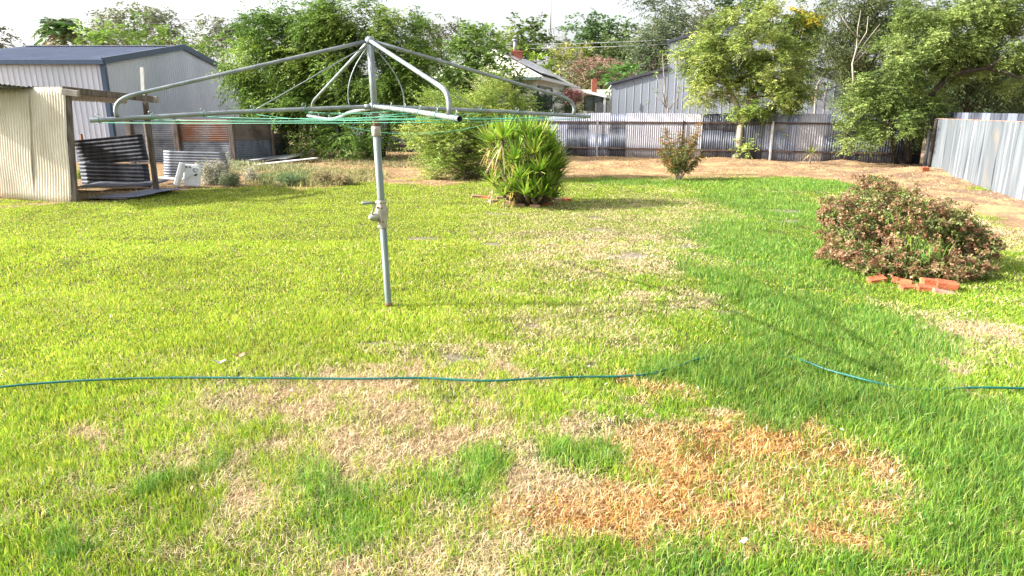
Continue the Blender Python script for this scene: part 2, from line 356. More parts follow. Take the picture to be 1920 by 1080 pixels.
def build_grass():
    rng = np.random.default_rng(11); green, dead = [], []
    bands = [(2.0, 3.4, 17000), (3.4, 5, 13000), (5, 7, 8500), (7, 10, 4600), (10, 14, 2700), (14, 19.8, 1600)]
    for y0, y1, dens in bands:
        n = int((y1 - y0) * 1.66 * (y0 + y1) / 2 * dens)
        y = np.sqrt(rng.random(n) * (y1 ** 2 - y0 ** 2) + y0 ** 2); x = (rng.random(n) * 2 - 1) * (.80 * y + .25)
        k = kinds(x, y); keep = (rng.random(n) < k['lawn']) & (rng.random(n) > k['bare'] * .85) & (rng.random(n) < np.clip(1.5 * (.5 * vnoise(x + 21, y + 33, .11) + .5 * vnoise(x, y + 70, .3)) + .12, .15, 1))
        x, y = x[keep], y[keep]; k = {a: b[keep] for a, b in k.items()}; n = len(x)
        big = fbm(x, y, 1.6); sm = fbm(x + 13, y + 5, .35); dist = np.sqrt(y ** 2 + CAM_H ** 2)
        P = np.stack([x, y, gz(x, y) - .004], 1)
        thin = field(x, y, THIN, .6, .7); mott = .45 * vnoise(x + 5, y, .16) + .35 * vnoise(x, y + 9, .42) + .20 * vnoise(x, y, .07)
        m2 = np.clip((mott - .42) * 4.5, 0, 1); m3 = np.clip((mott - .36) * 5, 0, 1)
        k['orange'] = k['orange'] * (.55 + .45 * m3); k['tan'] = k['tan'] * (.35 + .65 * m3)
        leftm = np.clip((.0 - x / y) / .15, 0, 1) * np.clip((y - 4.6) / 1.0, 0, 1)
        k['bare'] = np.maximum(k['bare'], thin * np.clip((vnoise(x + 60, y + 3, .22) - .80) * 8, 0, 1) * .8)
        pdead = .68 * thin * m2 * (1 - k['lush']) + np.clip(.10 - .07 * leftm + .88 * k['orange'] + .50 * k['tan'] + .36 * k['pale'] * (1 - .7 * leftm) - .25 * k['lush'] + (sm - .5) * (.9 - .5 * leftm) * (1 - k['orange']) * (1 - .8 * k['lush']) + (big - .5) * (.5 - .3 * leftm), .02, .97)
        pdead = np.clip(pdead, 0, .96)
        isd = rng.random(n) < pdead
        lush = (rng.random(n) < k['lush'] * np.clip(.45 + 1.1 * (fbm(x + 90, y + 20, .55) - .25), .25, .97)) & ~isd
        rightness = np.clip((x / y + .05) / .35, 0, 1)
        yel = rng.random(n) < np.clip(.72 - rightness * .35 - (4.8 - y).clip(0, 3) * .11, .1, 1)
        c = pick(rng, n, [(.21, .38, .04), (.17, .33, .035), (.27, .42, .05), (.13, .27, .03)])
        c = np.where(yel[:, None], pick(rng, n, [(.45, .50, .065), (.37, .45, .05), (.56, .55, .13), (.29, .39, .04)]), c)
        c = np.where(lush[:, None], pick(rng, n, [(.10, .25, .04), (.15, .29, .04), (.20, .34, .05), (.08, .21, .045), (.27, .38, .06), (.34,.41,.13)]), c)
        tone = .74 + .5 * (.45 * vnoise(x + 44, y + 2, .5) + .3 * vnoise(x, y + 14, .17) + .25 * vnoise(x + 7, y, 1.9)); c = c * tone[:, None] * np.array([1, 1, 1])
        ht = (.022 + .018 * rng.random(n)) * (.7 + .8 * big)
        nearf = np.clip((6.5 - y) / 3, 0, 1)
        ht = ht * (1 + .6 * nearf); ht = np.where(lush, (.050 + .060 * rng.random(n)) * (.35 + 1.1 * sm + .3 * nearf) * np.clip(y / 3.5, .75, 1), ht)
        ht = ht * (1 - .5 * k['bare'])
        wd = np.maximum(.0034, .00092 * dist) * (.7 + .6 * rng.random(n)) * np.where(lush, 1.1, 1)
        lean = np.abs(rng.normal(.45, .35, n)).clip(0, 1.35); az = rng.random(n) * 2 * np.pi
        s2 = y1 <= 10
        g = ~isd
        green.append(blades(P[g], ht[g], wd[g], lean[g], az[g], c[g], s2))
        d = isd; nd = d.sum()
        cd_ = pick(rng, nd, [(.58, .47, .26), (.66, .55, .33), (.50, .38, .20), (.72, .62, .42)])
        co = pick(rng, nd, [(.62, .37, .13), (.56, .29, .075), (.70, .48, .22), (.45, .20, .05), (.74, .54, .30), (.66,.44,.20)])
        oo = rng.random(nd) < k['orange'][d]
        cd_ = np.where(oo[:, None], co, cd_)
        pk = (rng.random(nd) < k['tan'][d] * .5); cd_ = np.where(pk[:, None], pick(rng, nd, [(.62, .46, .32), (.55, .39, .27)]), cd_)
        hd = (.016 + .028 * rng.random(nd)) * (1 + .25 * nearf[d]); ld_ = rng.normal(1.05, .35, nd).clip(.2, 1.5)
        dead.append(blades(P[d] + np.array([0, 0, .004]) + np.stack([0 * hd, 0 * hd, rng.random(nd) * .018], 1), hd, wd[d] * .9, ld_, az[d], cd_, s2))
    v, q, t, c = merge(green); tag(np_mesh('green_grass', v, q, t, c, M['blade']), 'living green lawn grass, taller and darker on the right', 'grass', kind='stuff')
    v, q, t, c = merge(dead); tag(np_mesh('dry_grass', v, q, t, c, M['straw']), 'dead straw coloured grass matted through the lawn', 'grass', kind='stuff')
    # sparse dry tufts, fallen leaves and straw over the bare back strip
    n = 170000; y = rng.uniform(14, 32, n); x = rng.uniform(-12, 15, n); k = lawn_mask(x, y)
    ok = (k < .6) & (rng.random(n) < .15 + 1.1 * np.clip(fbm(x, y, .9) - .4, 0, 1) * 2); x, y = x[ok], y[ok]; n = len(x)
    P = np.stack([x, y, gz(x, y)], 1); cc = pick(rng, n, [(.58, .44, .22), (.64, .50, .28), (.46, .28, .13), (.28, .18, .10), (.54, .39, .22)])
    v, q, t, c = blades(P, rng.uniform(.03, .09, n), rng.uniform(.015, .03, n), rng.normal(1.2, .2, n).clip(.5, 1.5), rng.random(n) * 6.3, cc, False)
    tag(np_mesh('straw_litter', v, q, t, c, M['straw']), 'dry straw and leaf litter over the bare back strip', 'litter', kind='stuff')
    # low weeds on the left of the back strip
    parts = []
    for (a, b, rx, ry, n, h, pal) in ((600,335,110,14,2600,.17,[(.30,.30,.12),(.36,.33,.16),(.45,.38,.20),(.22,.25,.09)]), (545,335,60,9,1000,.16,[(.13,.20,.08),(.16,.24,.10)]),
                                     (470,318,110,9,1300,.14,[(.25,.27,.12),(.36,.34,.20)]), (760,308,130,9,1200,.12,[(.22,.22,.10),(.32,.27,.15)]), (420,312,60,8,600,.2,[(.36,.38,.24),(.28,.32,.18)]),
                                     (660,300,90,6,700,.12,[(.24,.22,.12),(.34,.28,.16)])):
        cx, cy, ex, ey = ell(a, b, rx, ry); th = rng.random(n) * 6.283; rr = np.sqrt(rng.random(n)) * (.8 + .4 * rng.random(n))
        x, y = cx + np.cos(th) * ex * rr, cy + np.sin(th) * ey * rr; kx = fbm(x, y, .6) > .38; x, y = x[kx], y[kx]; n = len(x)
        for rep in range(5):
            P = np.stack([x + rng.normal(0, .05, n), y + rng.normal(0, .05, n), gz(x, y)], 1)
            parts.append(blades(P, h * rng.uniform(.35, 1.15, n), rng.uniform(.014, .028, n), np.abs(rng.normal(.5, .35, n)), rng.random(n) * 6.3, pick(rng, n, pal), True))
    v, q, t, c = merge(parts); tag(np_mesh('low_weeds', v, q, t, c, M['straw']), 'low dry and green weeds along the back edge of the lawn', 'weeds', kind='stuff')
build_grass()
def leaf_litter():
    rng = np.random.default_rng(55); n = 420; y = np.sqrt(rng.random(n) * (18 ** 2 - 2.2 ** 2) + 2.2 ** 2); x = (rng.random(n) * 2 - 1) * .8 * y
    P = np.stack([x, y, gz(x, y) + .028 + rng.random(n) * .012], 1)
    v, q, t, c = sprays(rng, P, rng.normal(0, 1, (n, 3)) * [1, 1, .15], np.full(n, .012), 1, .042, .020, .0, pick(rng, n, [(.42, .28, .16), (.55, .45, .32), (.30, .18, .10), (.62, .54, .42)]), 1.2, .5)
    tag(np_mesh('leaf_litter', v, q, t, c, M['straw']), 'small brown fallen leaves scattered thinly over the lawn', 'litter', kind='stuff')

# ------------------------------------------------------------ foliage
def sprays(rng, C, D, L, k, ll, lw, droop, cols, flat=.5, jitter=.25):
    """each spray: an arching stem from C along D with k leaflets"""
    n = len(C); t = (np.arange(k) + .7) / k
    L = L * rng.uniform(.7, 1.25, n); D = norm(D)
    up = np.array([0, 0, 1.]); S = norm(np.cross(D, up) + 1e-4)
    Pt = C[:, None] + D[:, None] * (L[:, None] * t)[..., None] - up * ((L * droop)[:, None] * t ** 2)[..., None]
    sgn = np.where(np.arange(k) % 2 == 0, 1, -1.)[None, :, None]
    ax = norm(D[:, None] * .5 + S[:, None] * sgn - up * (droop * .9 * t)[None, :, None] + rng.normal(0, jitter, (n, k, 3)))
    nrm = norm(up * flat + rng.normal(0, .55, (n, k, 3)))
    wd = norm(np.cross(ax, nrm)); l = ll * rng.uniform(.65, 1.25, (n, k, 1)); w2 = lw * rng.uniform(.7, 1.2, (n, k, 1)) / 2
    a = Pt; b = Pt + ax * l * .45 + wd * w2; c = Pt + ax * l - up * l * .15; d = Pt + ax * l * .45 - wd * w2
    v = np.stack([a, b, c, d], 2).reshape(-1, 3); q = np.arange(len(v)).reshape(-1, 4)
    cc = np.repeat(cols * (1 + rng.normal(0, .12, (n, 1))), k, 0) * (1 + rng.normal(0, .13, (n * k, 1)))
    return v, q, None, np.repeat(np.clip(cc, .005, 1), 4, 0)
def crown_mesh(rng, blobs, kind, D0):
    P = dict(dens=60, L=.5, k=11, ll=.11, lw=.04, droop=.35, flat=.6, clump=3.2, sig=.30, up=.3, pal=[(.07, .13, .03)], shell=.65)
    P.update(kind); s = max(.6, D0 / 25.0) if P.get('scale', True) else 1.0
    out, cents = [], []
    for (c, r) in blobs:
        c = np.array(c); r = np.array(r); area = math.pi * r[0] * r[2]
        nc = max(4, int(area * P['clump'] / s ** 1.3)); u = norm(rng.normal(0, 1, (nc, 3))) * (rng.uniform(P['shell'] ** 3, 1.12, (nc, 1)) ** (1 / 3))
        u[:, 2] = np.where(u[:, 2] < -.55, u[:, 2] * .7, u[:, 2])
        cc = c + u * r; cents.append(cc); ns = max(20, int(area * P['dens'] / s ** 1.9)); idx = rng.integers(0, nc, ns)
        ctone = 1 + rng.normal(0, .12, (nc, 1)); cpal = np.array(P['pal'])[rng.integers(0, len(P['pal']), nc)] * ctone
        sg = P['sig'] * s * rng.uniform(.6, 1.3, (nc, 1))[idx]
        C = cc[idx] + rng.normal(0, 1, (ns, 3)) * sg * np.array([1, 1, .62])
        Dv = norm((C - c) / r) * .8 + rng.normal(0, .55, (ns, 3)) + np.array([0, 0, P['up']])
        out.append(sprays(rng, C, Dv, np.full(ns, P['L'] * s), P['k'], P['ll'] * s, P['lw'] * s, P['droop'], cpal[idx], P['flat']))
    return merge(out), np.concatenate(cents)
def limb(mb, a, b, r0, r1, rng, n=5, sag=.0, wob=.06, seg=6):
    a, b = Vector(a), Vector(b); L = (b - a).length; pts, rad = [], []
    for i in range(n + 1):
        t = i / n; p = a.lerp(b, t); p.z += sag * L * math.sin(math.pi * t)
        if 0 < i < n: p += Vector([rng.normal(0, wob * L) for _ in range(3)])
        pts.append(p); rad.append(r0 + (r1 - r0) * t)
    mb.tube(pts, rad, seg); return pts
SHR = .84   # sprays reach a little beyond each lobe
def tree(name, label, cat, base, blobpx, D0, kind, trunks=None, tr=.12, bark='bark', group=None, seed=1, limbs=26, depth=.9, twigs=True, shr=None):
    """base: (x, y) metres; blobpx: (px, py, rx, ry[, D]) measured in the photograph"""
    rng = np.random.default_rng(seed); z0 = float(gz(base[0], base[1]))
    t = thing(name, label, cat, (base[0], base[1], z0), 0, group); blobs = []
    for b in blobpx:
        D = b[4] if len(b) > 4 else D0; c = V(b[0], b[1], D); rx, rz = b[2] * D / FPX * (shr or SHR), b[3] * D / FPX * (shr or SHR)
        blobs.append((tuple(c), (rx, max(rx, rz) * depth, rz)))
    (v, q, tt, col), cents = crown_mesh(rng, blobs, kind, D0)
    v[:, 2] = np.maximum(v[:, 2], .02)
    np_mesh('crown', v, q, tt, col, M['leaf'], t)
    mb = MB(); cm = Vector(np.mean([b[0] for b in blobs], 0)); zb = min(b[0][2] - b[1][2] for b in blobs)
    if trunks is None:
        top = Vector((base[0] + (cm.x - base[0]) * .5, base[1] + (cm.y - base[1]) * .5, max(zb + .3, cm.z * .62))); trunks = [[(base[0], base[1], z0 - .05), tuple(top)]]
    nodes = []
    for ti, tk in enumerate(trunks):
        t_r = tr * (1 if ti == 0 else .7)
        P_ = [Vector(p) for p in tk]; pts = []
        for a, b in zip(P_[:-1], P_[1:]):
            for i in range(4): pts.append(a.lerp(b, i / 4) + Vector((rng.normal(0, tr * .25), rng.normal(0, tr * .25), 0)) * (1 if pts else 0))
        pts.append(P_[-1]); n = len(pts); rad = [t_r * (1.25 if i == 0 else 1) * (1 - .68 * i / (n - 1)) for i in range(n)]
        mb.tube(pts, rad, 9); nodes += list(zip(pts[n // 3:], [r_ * .75 for r_ in rad[n // 3:]]))
    sel = cents[rng.permutation(len(cents))[:limbs]]
    for c in sel:
        c = Vector(c); p, r = min(nodes, key=lambda q: (q[0] - c).length + max(0, q[0].z - c.z) * 1.5 + rng.random() * .3)
        pts = limb(mb, p, c, r * .62, max(.006, r * .1), rng, 5, .07)
        if twigs:
            for _ in range(2):
                j = int(rng.integers(2, 5)); limb(mb, pts[j], c + Vector(rng.normal(0, .35, 3)), r * .22, .005, rng, 3, .05, seg=4)
    mb.build('trunk', M[bark], t)
    return t

FEATHER = dict(dens=190, L=.55, k=13, ll=.13, lw=.045, droop=.45, flat=.8, clump=3.6, sig=.26, up=.15, pal=[(.12, .20, .035), (.155, .25, .05), (.09, .16, .03), (.24, .33, .07)])
BROAD = dict(dens=125, L=.40, k=9, ll=.16, lw=.085, droop=.3, flat=.7, clump=3.2, sig=.28, up=.3, pal=[(.05, .12, .025), (.07, .16, .03), (.04, .10, .025)])
GUM = dict(dens=120, L=.45, k=10, ll=.15, lw=.05, droop=.9, flat=.2, clump=2.6, sig=.22, up=.0, pal=[(.16, .18, .095), (.20, .215, .12), (.125, .145, .08)])  # palette lightened to paint in distance haze
SHEOAK = dict(dens=190, L=.5, k=12, ll=.14, lw=.034, droop=.5, flat=.3, clump=4, sig=.26, up=.5, pal=[(.13, .17, .085), (.17, .205, .105), (.10, .135, .07)])
SMALL = dict(dens=190, L=.30, k=11, ll=.075, lw=.034, droop=.3, flat=.6, clump=6, sig=.17, up=.35, pal=[(.13, .21, .04), (.17, .26, .055), (.09, .16, .03), (.20, .28, .07)], shell=.5)
def pal(k, *cs, **kw): d = dict(k); d['pal'] = list(cs); d.update(kw); return d

leaf_litter()
# --- trees inside the yard
tree('pepper_tree', 'big dark green feathery tree with several trunks beside the large pale shed', 'tree', (-9.2, 28.4),
     [(500,85,62,52),(462,118,40,30),(560,70,60,45),(520,150,85,45),(595,120,65,55),(560,205,80,42),(482,178,42,32),(600,255,55,24),(520,232,36,22),(640,180,60,55)], 28, FEATHER,
     [[(-9.2, 28.4, 0), (-9.4, 28.4, 1.4), (-10.1, 28.2, 3.4)], [(-8.8, 28.6, 0), (-8.7, 28.4, 1.6), (-8.0, 28.2, 3.6)], [(-8.2, 29.0, 0), (-7.6, 28.8, 1.2), (-6.8, 28.6, 2.8)], [(-9.7, 28.8, 0), (-10.5, 28.4, 2.6)]], .12, 'darkbark', seed=2, limbs=26, shr=.9)
tree('pepper_tree', 'tall feathery green tree behind the clothesline pole, its crown highest left of the pole', 'tree', (-5.6, 27.6),
     [(650,22,60,28),(640,45,75,45),(700,55,70,42),(600,30,40,26),(765,85,62,42),(700,130,95,60),(790,140,62,52),(720,205,85,42),(650,110,60,50),(680,255,70,20),(800,200,50,35)], 27, FEATHER,
     [[(-5.6, 27.4, 0), (-5.8, 27.2, 1.8), (-6.2, 27, 4)], [(-5.2, 27.8, 0), (-4.6, 27.4, 2), (-3.8, 27, 3.8)], [(-6.6, 27.4, 0), (-6.9, 27.2, 2.6)]], .13, 'darkbark', seed=3, limbs=26)
tree('leafy_tree', 'dark glossy broad leafed tree between the feathery tree and the cream house', 'tree', (-1.6, 32.5),
     [(900,95,42,36),(860,120,45,36),(930,140,38,34),(880,170,60,34),(945,165,26,20),(835,165,34,34)], 31, pal(BROAD, (.11,.18,.04), (.14,.22,.05), (.18,.26,.06)), tr=.12, seed=4, limbs=24)
gx = G(1372, 298)
tree('small_leaf_tree', 'light green small leafed tree with one pale trunk standing at the back fence', 'tree', (gx.x, gx.y - .4),
     [(1335,105,48,45),(1400,85,65,50),(1455,125,55,50),(1345,165,50,34),(1420,185,70,42),(1305,130,24,34),(1475,180,32,32),(1400,40,50,26),(1360,70,40,30),(1425,262,38,22),(1280,95,14,12)], 27, dict(SMALL, dens=270, ll=.10, lw=.042, L=.34, pal=[(.21,.28,.065),(.27,.34,.085),(.15,.21,.045),(.34,.39,.11)]),
     [[(gx.x, gx.y - .4, 0), (gx.x + .15, gx.y - .5, 1.5), (gx.x + .35, 27, 2.6), (gx.x + .2, 27, 4.4)], [(gx.x + .2, gx.y - .45, 1.7), (gx.x + 1.2, 27, 3.6)], [(gx.x + .1, gx.y - .45, 1.6), (gx.x - .9, 27, 3.4)]], .17, 'palebark', seed=5, limbs=30, shr=.97)
rx = G(1685, 306)
tree('spreading_tree', 'wide spreading light green tree with a dark leaning trunk in the right corner', 'tree', (rx.x, rx.y - .6),
     [(1625,205,42,42),(1600,258,26,18),(1660,165,52,45),(1705,110,55,50),(1680,235,55,36),(1760,80,60,52),(1830,55,60,45),(1740,225,30,34),(1790,120,50,28),(1880,90,60,50),(1710,185,40,30),(1850,10,70,40),(1760,25,60,30),(1900,20,50,40),(1930,160,50,30)], 24, dict(SMALL, dens=270, ll=.10, lw=.040, L=.34, pal=[(.17,.235,.06),(.22,.29,.08),(.28,.35,.11),(.12,.175,.045)]),
     [[(rx.x, rx.y - .6, 0), V(1700, 250, 24.2), V(1735, 190, 24), V(1780, 140, 23.6), V(1850, 128, 23.2), V(1930, 150, 22.8)], [V(1850, 128, 23.2), V(1900, 95, 23), V(1950, 60, 23)], [V(1735, 190, 24), V(1790, 120, 24.2), V(1840, 75, 24.2), V(1900, 60, 24)], [(rx.x - .35, rx.y - .5, 0), V(1670, 230, 24), V(1650, 170, 24)]], .11, 'darkbark', seed=6, limbs=34, shr=1.0)
ob = G(870, 342)
tree('oleander_bush', 'loose yellow green bush of narrow leaves directly behind the spiky yucca', 'bush', (ob.x - .1, ob.y + .7),
     [(860,200,55,40),(905,185,50,30),(830,245,55,34),(880,255,65,50),(845,305,50,32),(900,305,50,36),(790,270,24,14),(940,195,40,28),(980,215,30,22),(875,330,48,14),(955,250,30,30),(815,290,20,16)], 19.4,
     dict(SMALL, scale=False, dens=430, ll=.085, lw=.026, L=.30, droop=.15, up=.5, sig=.2, clump=8, pal=[(.24,.33,.07),(.30,.39,.08),(.18,.25,.05),(.38,.44,.11),(.40,.43,.22)]), tr=.05, seed=7, limbs=60, shr=1.04)

# --- small shrub with a vase of bare stems
def crepe():
    b = G(1272, 338); rng = np.random.default_rng(12)
    t = thing('young_shrub', 'young vase shaped shrub with reddish tips on the back edge of the lawn', 'shrub', (b.x, b.y, 0))
    mb = MB(); C, cols = [], []
    tips = [(1246,240),(1240,262),(1252,270),(1262,262),(1275,250),(1285,262),(1298,255),(1312,232),(1305,268),(1236,285),(1290,285),(1270,280),(1318,290),(1308,300),(1300,282),(1242,300),(1256,300),(1310,250)]
    for i, (px, py) in enumerate(tips):
        D = b.y + rng.normal(0, .25); e = V(px, py, D); s = b + Vector((rng.normal(0, .05), rng.normal(0, .05), 0))
        mid = s.lerp(e, .45) + Vector((0, 0, .10)); pts = []
        for k in range(9):
            u = k / 8; pts.append(s * (1 - u) ** 2 + mid * 2 * u * (1 - u) + e * u ** 2)
        mb.tube(pts, [.015 * (1 - .8 * k / 8) for k in range(9)], 6)
        for k in range(150):
            u = rng.uniform(.30, 1.03); p = s * (1 - u) ** 2 + mid * 2 * u * (1 - u) + e * u ** 2
            C.append(np.array(p) + rng.normal(0, .055 * (1.25 - u * .5), 3)); red = rng.random() < (.2 + .45 * (u > .75))
            cols.append((.30, .16, .06) if red else [(.10, .15, .035), (.15, .20, .05), (.20, .22, .06)][rng.integers(3)])
    mb.build('stem', M['palebark'], t)
    C = np.array(C); v, q, tt, c = sprays(rng, C, rng.normal(0, 1, (len(C), 3)) + [0, 0, .4], np.full(len(C), .07), 3, .055, .030, .2, np.array(cols), .4)
    np_mesh('leaves', v, q, tt, c, M['leaf'], t)
crepe()

# --- rosettes of sword leaves
def rosette(rng, c, n, L, wd, axis=(0, 0, 1), spread=(0.1, 1.7), droop=.35, pal_=None):
    ax = np.array(Vector(axis).normalized()); h = norm(np.cross(ax, [0.3, 1, .2])); g = np.cross(ax, h)
    ph = np.arange(n) * 2.39996 + rng.random(n) * .4; th = spread[0] + (spread[1] - spread[0]) * np.sqrt((np.arange(n) + .5) / n) + rng.normal(0, .08, n)
    d = ax * np.cos(th)[:, None] + (h * np.cos(ph)[:, None] + g * np.sin(ph)[:, None]) * np.sin(th)[:, None]
    Ls = L * rng.uniform(.75, 1.1, n); side = norm(np.cross(d, np.array([0, 0, 1.])) + 1e-3); ts = np.array([0, .25, .5, .75]); ws = np.array([.6, 1, .85, .5])
    bend = droop * rng.uniform(.3, 1.6, n) * np.sin(th)
    vs = []
    for t, w_ in zip(ts, ws):
        p = c + d * (Ls * t)[:, None] - np.array([0, 0, 1.]) * (bend * Ls * t ** 2)[:, None]; e = side * wd * w_ / 2; vs += [p - e, p + e]
    vs.append(c + d * Ls[:, None] - np.array([0, 0, 1.]) * (bend * Ls)[:, None])
    v = np.stack(vs, 1).reshape(-1, 3); b = np.arange(n) * 9
    q = np.concatenate([np.stack([b + i, b + i + 1, b + i + 3, b + i + 2], 1) for i in (0, 2, 4)]); t3 = np.stack([b + 6, b + 7, b + 8], 1)
    cc = np.array(pal_)[rng.integers(0, len(pal_), n)] * (1 + rng.normal(0, .26, (n, 1)))
    return v, q, t3, np.repeat(np.clip(cc, .01, 1), 9, 0)
YG = [(.22, .36, .045), (.29, .40, .06), (.14, .26, .035), (.42, .46, .10), (.18, .32, .04)]
YD = [(.42, .33, .20), (.52, .44, .30), (.34, .24, .13), (.50, .36, .10)]
yb = G(1000, 384)
def yucca():
    rng = np.random.default_rng(21); t = thing('yucca_plant', 'large clump of spiky bright green sword leaves ringed by old bricks', 'plant', (yb.x, yb.y, 0))
    heads = [(942,262,13.6,.56,70,(-.25,-.3,1)),(985,255,13.9,.50,60,(0,-.3,1)),(1012,262,14.1,.48,60,(.1,-.2,1)),(1035,285,14,.45,60,(.5,-.2,.9)),(1000,290,13.5,.42,60,(0,-.7,.8)),(965,300,13.5,.42,60,(-.2,-.7,.8)),
             (1040,318,13.8,.40,55,(.6,-.4,.7)),(1012,322,13.4,.40,60,(.1,-.9,.6)),(975,335,13.3,.36,55,(-.1,-.8,.7)),(1000,355,13.3,.32,50,(0,-.7,.9)),(1028,350,13.5,.34,50,(.4,-.6,.7)),(958,350,13.5,.30,40,(-.3,-.6,.8)),
             (985,366,13.2,.24,40,(0,-.5,1)),(1015,368,13.3,.24,40,(.2,-.5,1)),(1020,300,14.5,.46,50,(.3,.4,.8)),(970,280,14.5,.5,50,(-.2,.5,.8)),(925,290,14.2,.42,40,(-.7,.2,.8)),(985,320,14.7,.42,50,(0,.8,.6)),(1045,350,14.2,.34,36,(.8,.2,.6)),
             (1048,300,14.2,.40,44,(.6,.1,.9)),(1030,268,14.3,.45,50,(.35,.1,.9)),(960,262,14.2,.5,50,(-.1,.2,1)),(1000,275,13.8,.46,50,(0,-.4,1)),(950,320,13.8,.36,40,(-.5,-.4,.7)),(1035,370,13.6,.24,30,(.5,-.4,.8)),(985,358,13.5,.46,60,(-.1,-.35,1)),(1010,362,13.6,.48,60,(.15,-.3,1)),(1032,358,13.7,.42,50,(.4,-.3,1)),(965,362,13.6,.40,50,(-.3,-.35,1)),(995,330,13.7,.50,60,(0,-.3,1)),(1025,325,13.8,.50,60,(.3,-.25,1)),(970,325,13.7,.46,50,(-.2,-.3,1)),(1008,300,13.9,.52,60,(.1,-.2,1)),(1040,305,14,.5,50,(.4,-.1,1))]
    mb = MB(); P_, Dd = [], []
    heads += [(925,345,13.8,.34,40,(-.5,-.2,.9)),(1052,335,14,.44,50,(.5,0,.9)),(1058,318,14.1,.42,50,(.5,.1,.9)),(935,300,13.9,.44,50,(-.5,-.1,1)),(945,368,13.6,.30,36,(-.5,-.2,.9)),(1045,372,13.8,.34,40,(.6,-.1,.8)),(1000,372,13.3,.34,44,(0,-.3,1)),(920,268,14.0,.46,50,(-.5,-.1,1))]
    for px, py, D, L, n, ax in heads:
        px = px - max(0, px - 1020) * .25
        ax = (ax[0] * .75, ax[1] * .45, 1.0); L = max(L, .36) * 1.18; c = V(px, py, D); P_.append(rosette(rng, np.array(c), int(n * .72), L * 1.05, .048, ax, (.04, 1.2), .10, YG))
        g = Vector((yb.x + (c.x - yb.x) * .25 + rng.normal(0, .05), yb.y + (c.y - yb.y) * .3 + .1, 0)); limb(mb, g, c, .05, .035, rng, 5, 0, .03)
        if px < 975: Dd.append(rosette(rng, np.array(c) - [0, 0, .10], int(n * .16), L * .8, .030, (-.7, -.1, -.25), (.3, 1.4), .6, YD))
        elif rng.random() < .35: Dd.append(rosette(rng, np.array(c) - [0, 0, .08], 6, L * .8, .035, (0, -.3, -.5), (.6, 1.6), .6, YD))
    v, q, tt, c = merge(P_); np_mesh('leaves', v, q, tt, c, M['leaf'], t)
    v, q, tt, c = merge(Dd); v[:, 2] = np.maximum(v[:, 2], .02); np_mesh('dead_leaves', v, q, tt, c, M['straw'], t)
    mb.build('stem', M['bark'], t)
yucca()
for i, (px, py, s, lab) in enumerate(((1518,309,1.0,'young spiky plant on a short pale stem, rightmost of those by the back fence'), (1200,291,.62,'small spiky plant before the wide pale fence sheets'),
                                     (1137,290,.5,'tiny spiky plant at the fence beside the dark sheet near the pale steel post'), (1060,291,.5,'tiny spiky seedling at the fence just right of the big yucca'))):
    g = G(px, py); rng = np.random.default_rng(40 + i); t = thing('young_yucca', lab, 'plant', (g.x, g.y, float(gz(g.x, g.y))), 0, 'small spiky plants along the back fence')
    h = .38 if i == 0 else .1; P_ = [rosette(rng, np.array((g.x, g.y, h * s + .02)), 34, .52 * s, .035, (0, -.1, 1), (.05, 1.5), .35, [(.20,.24,.06),(.30,.30,.10),(.16,.20,.05)])]
    if i == 0: P_.append(rosette(rng, np.array((g.x, g.y, h * s)), 9, .45, .035, (0, 0, -1), (.9, 1.5), .5, YD))
    v, q, tt, c = merge(P_); v[:, 2] = np.maximum(v[:, 2], .03); np_mesh('leaves', v, q, tt, c, M['leaf'], t)
    MB().tube([(g.x, g.y, -.05), (g.x, g.y, h * s * .6), (g.x, g.y, h * s + .05)], [.05 * s, .04 * s, .03 * s], 8).build('stem', M['palebark'], t)

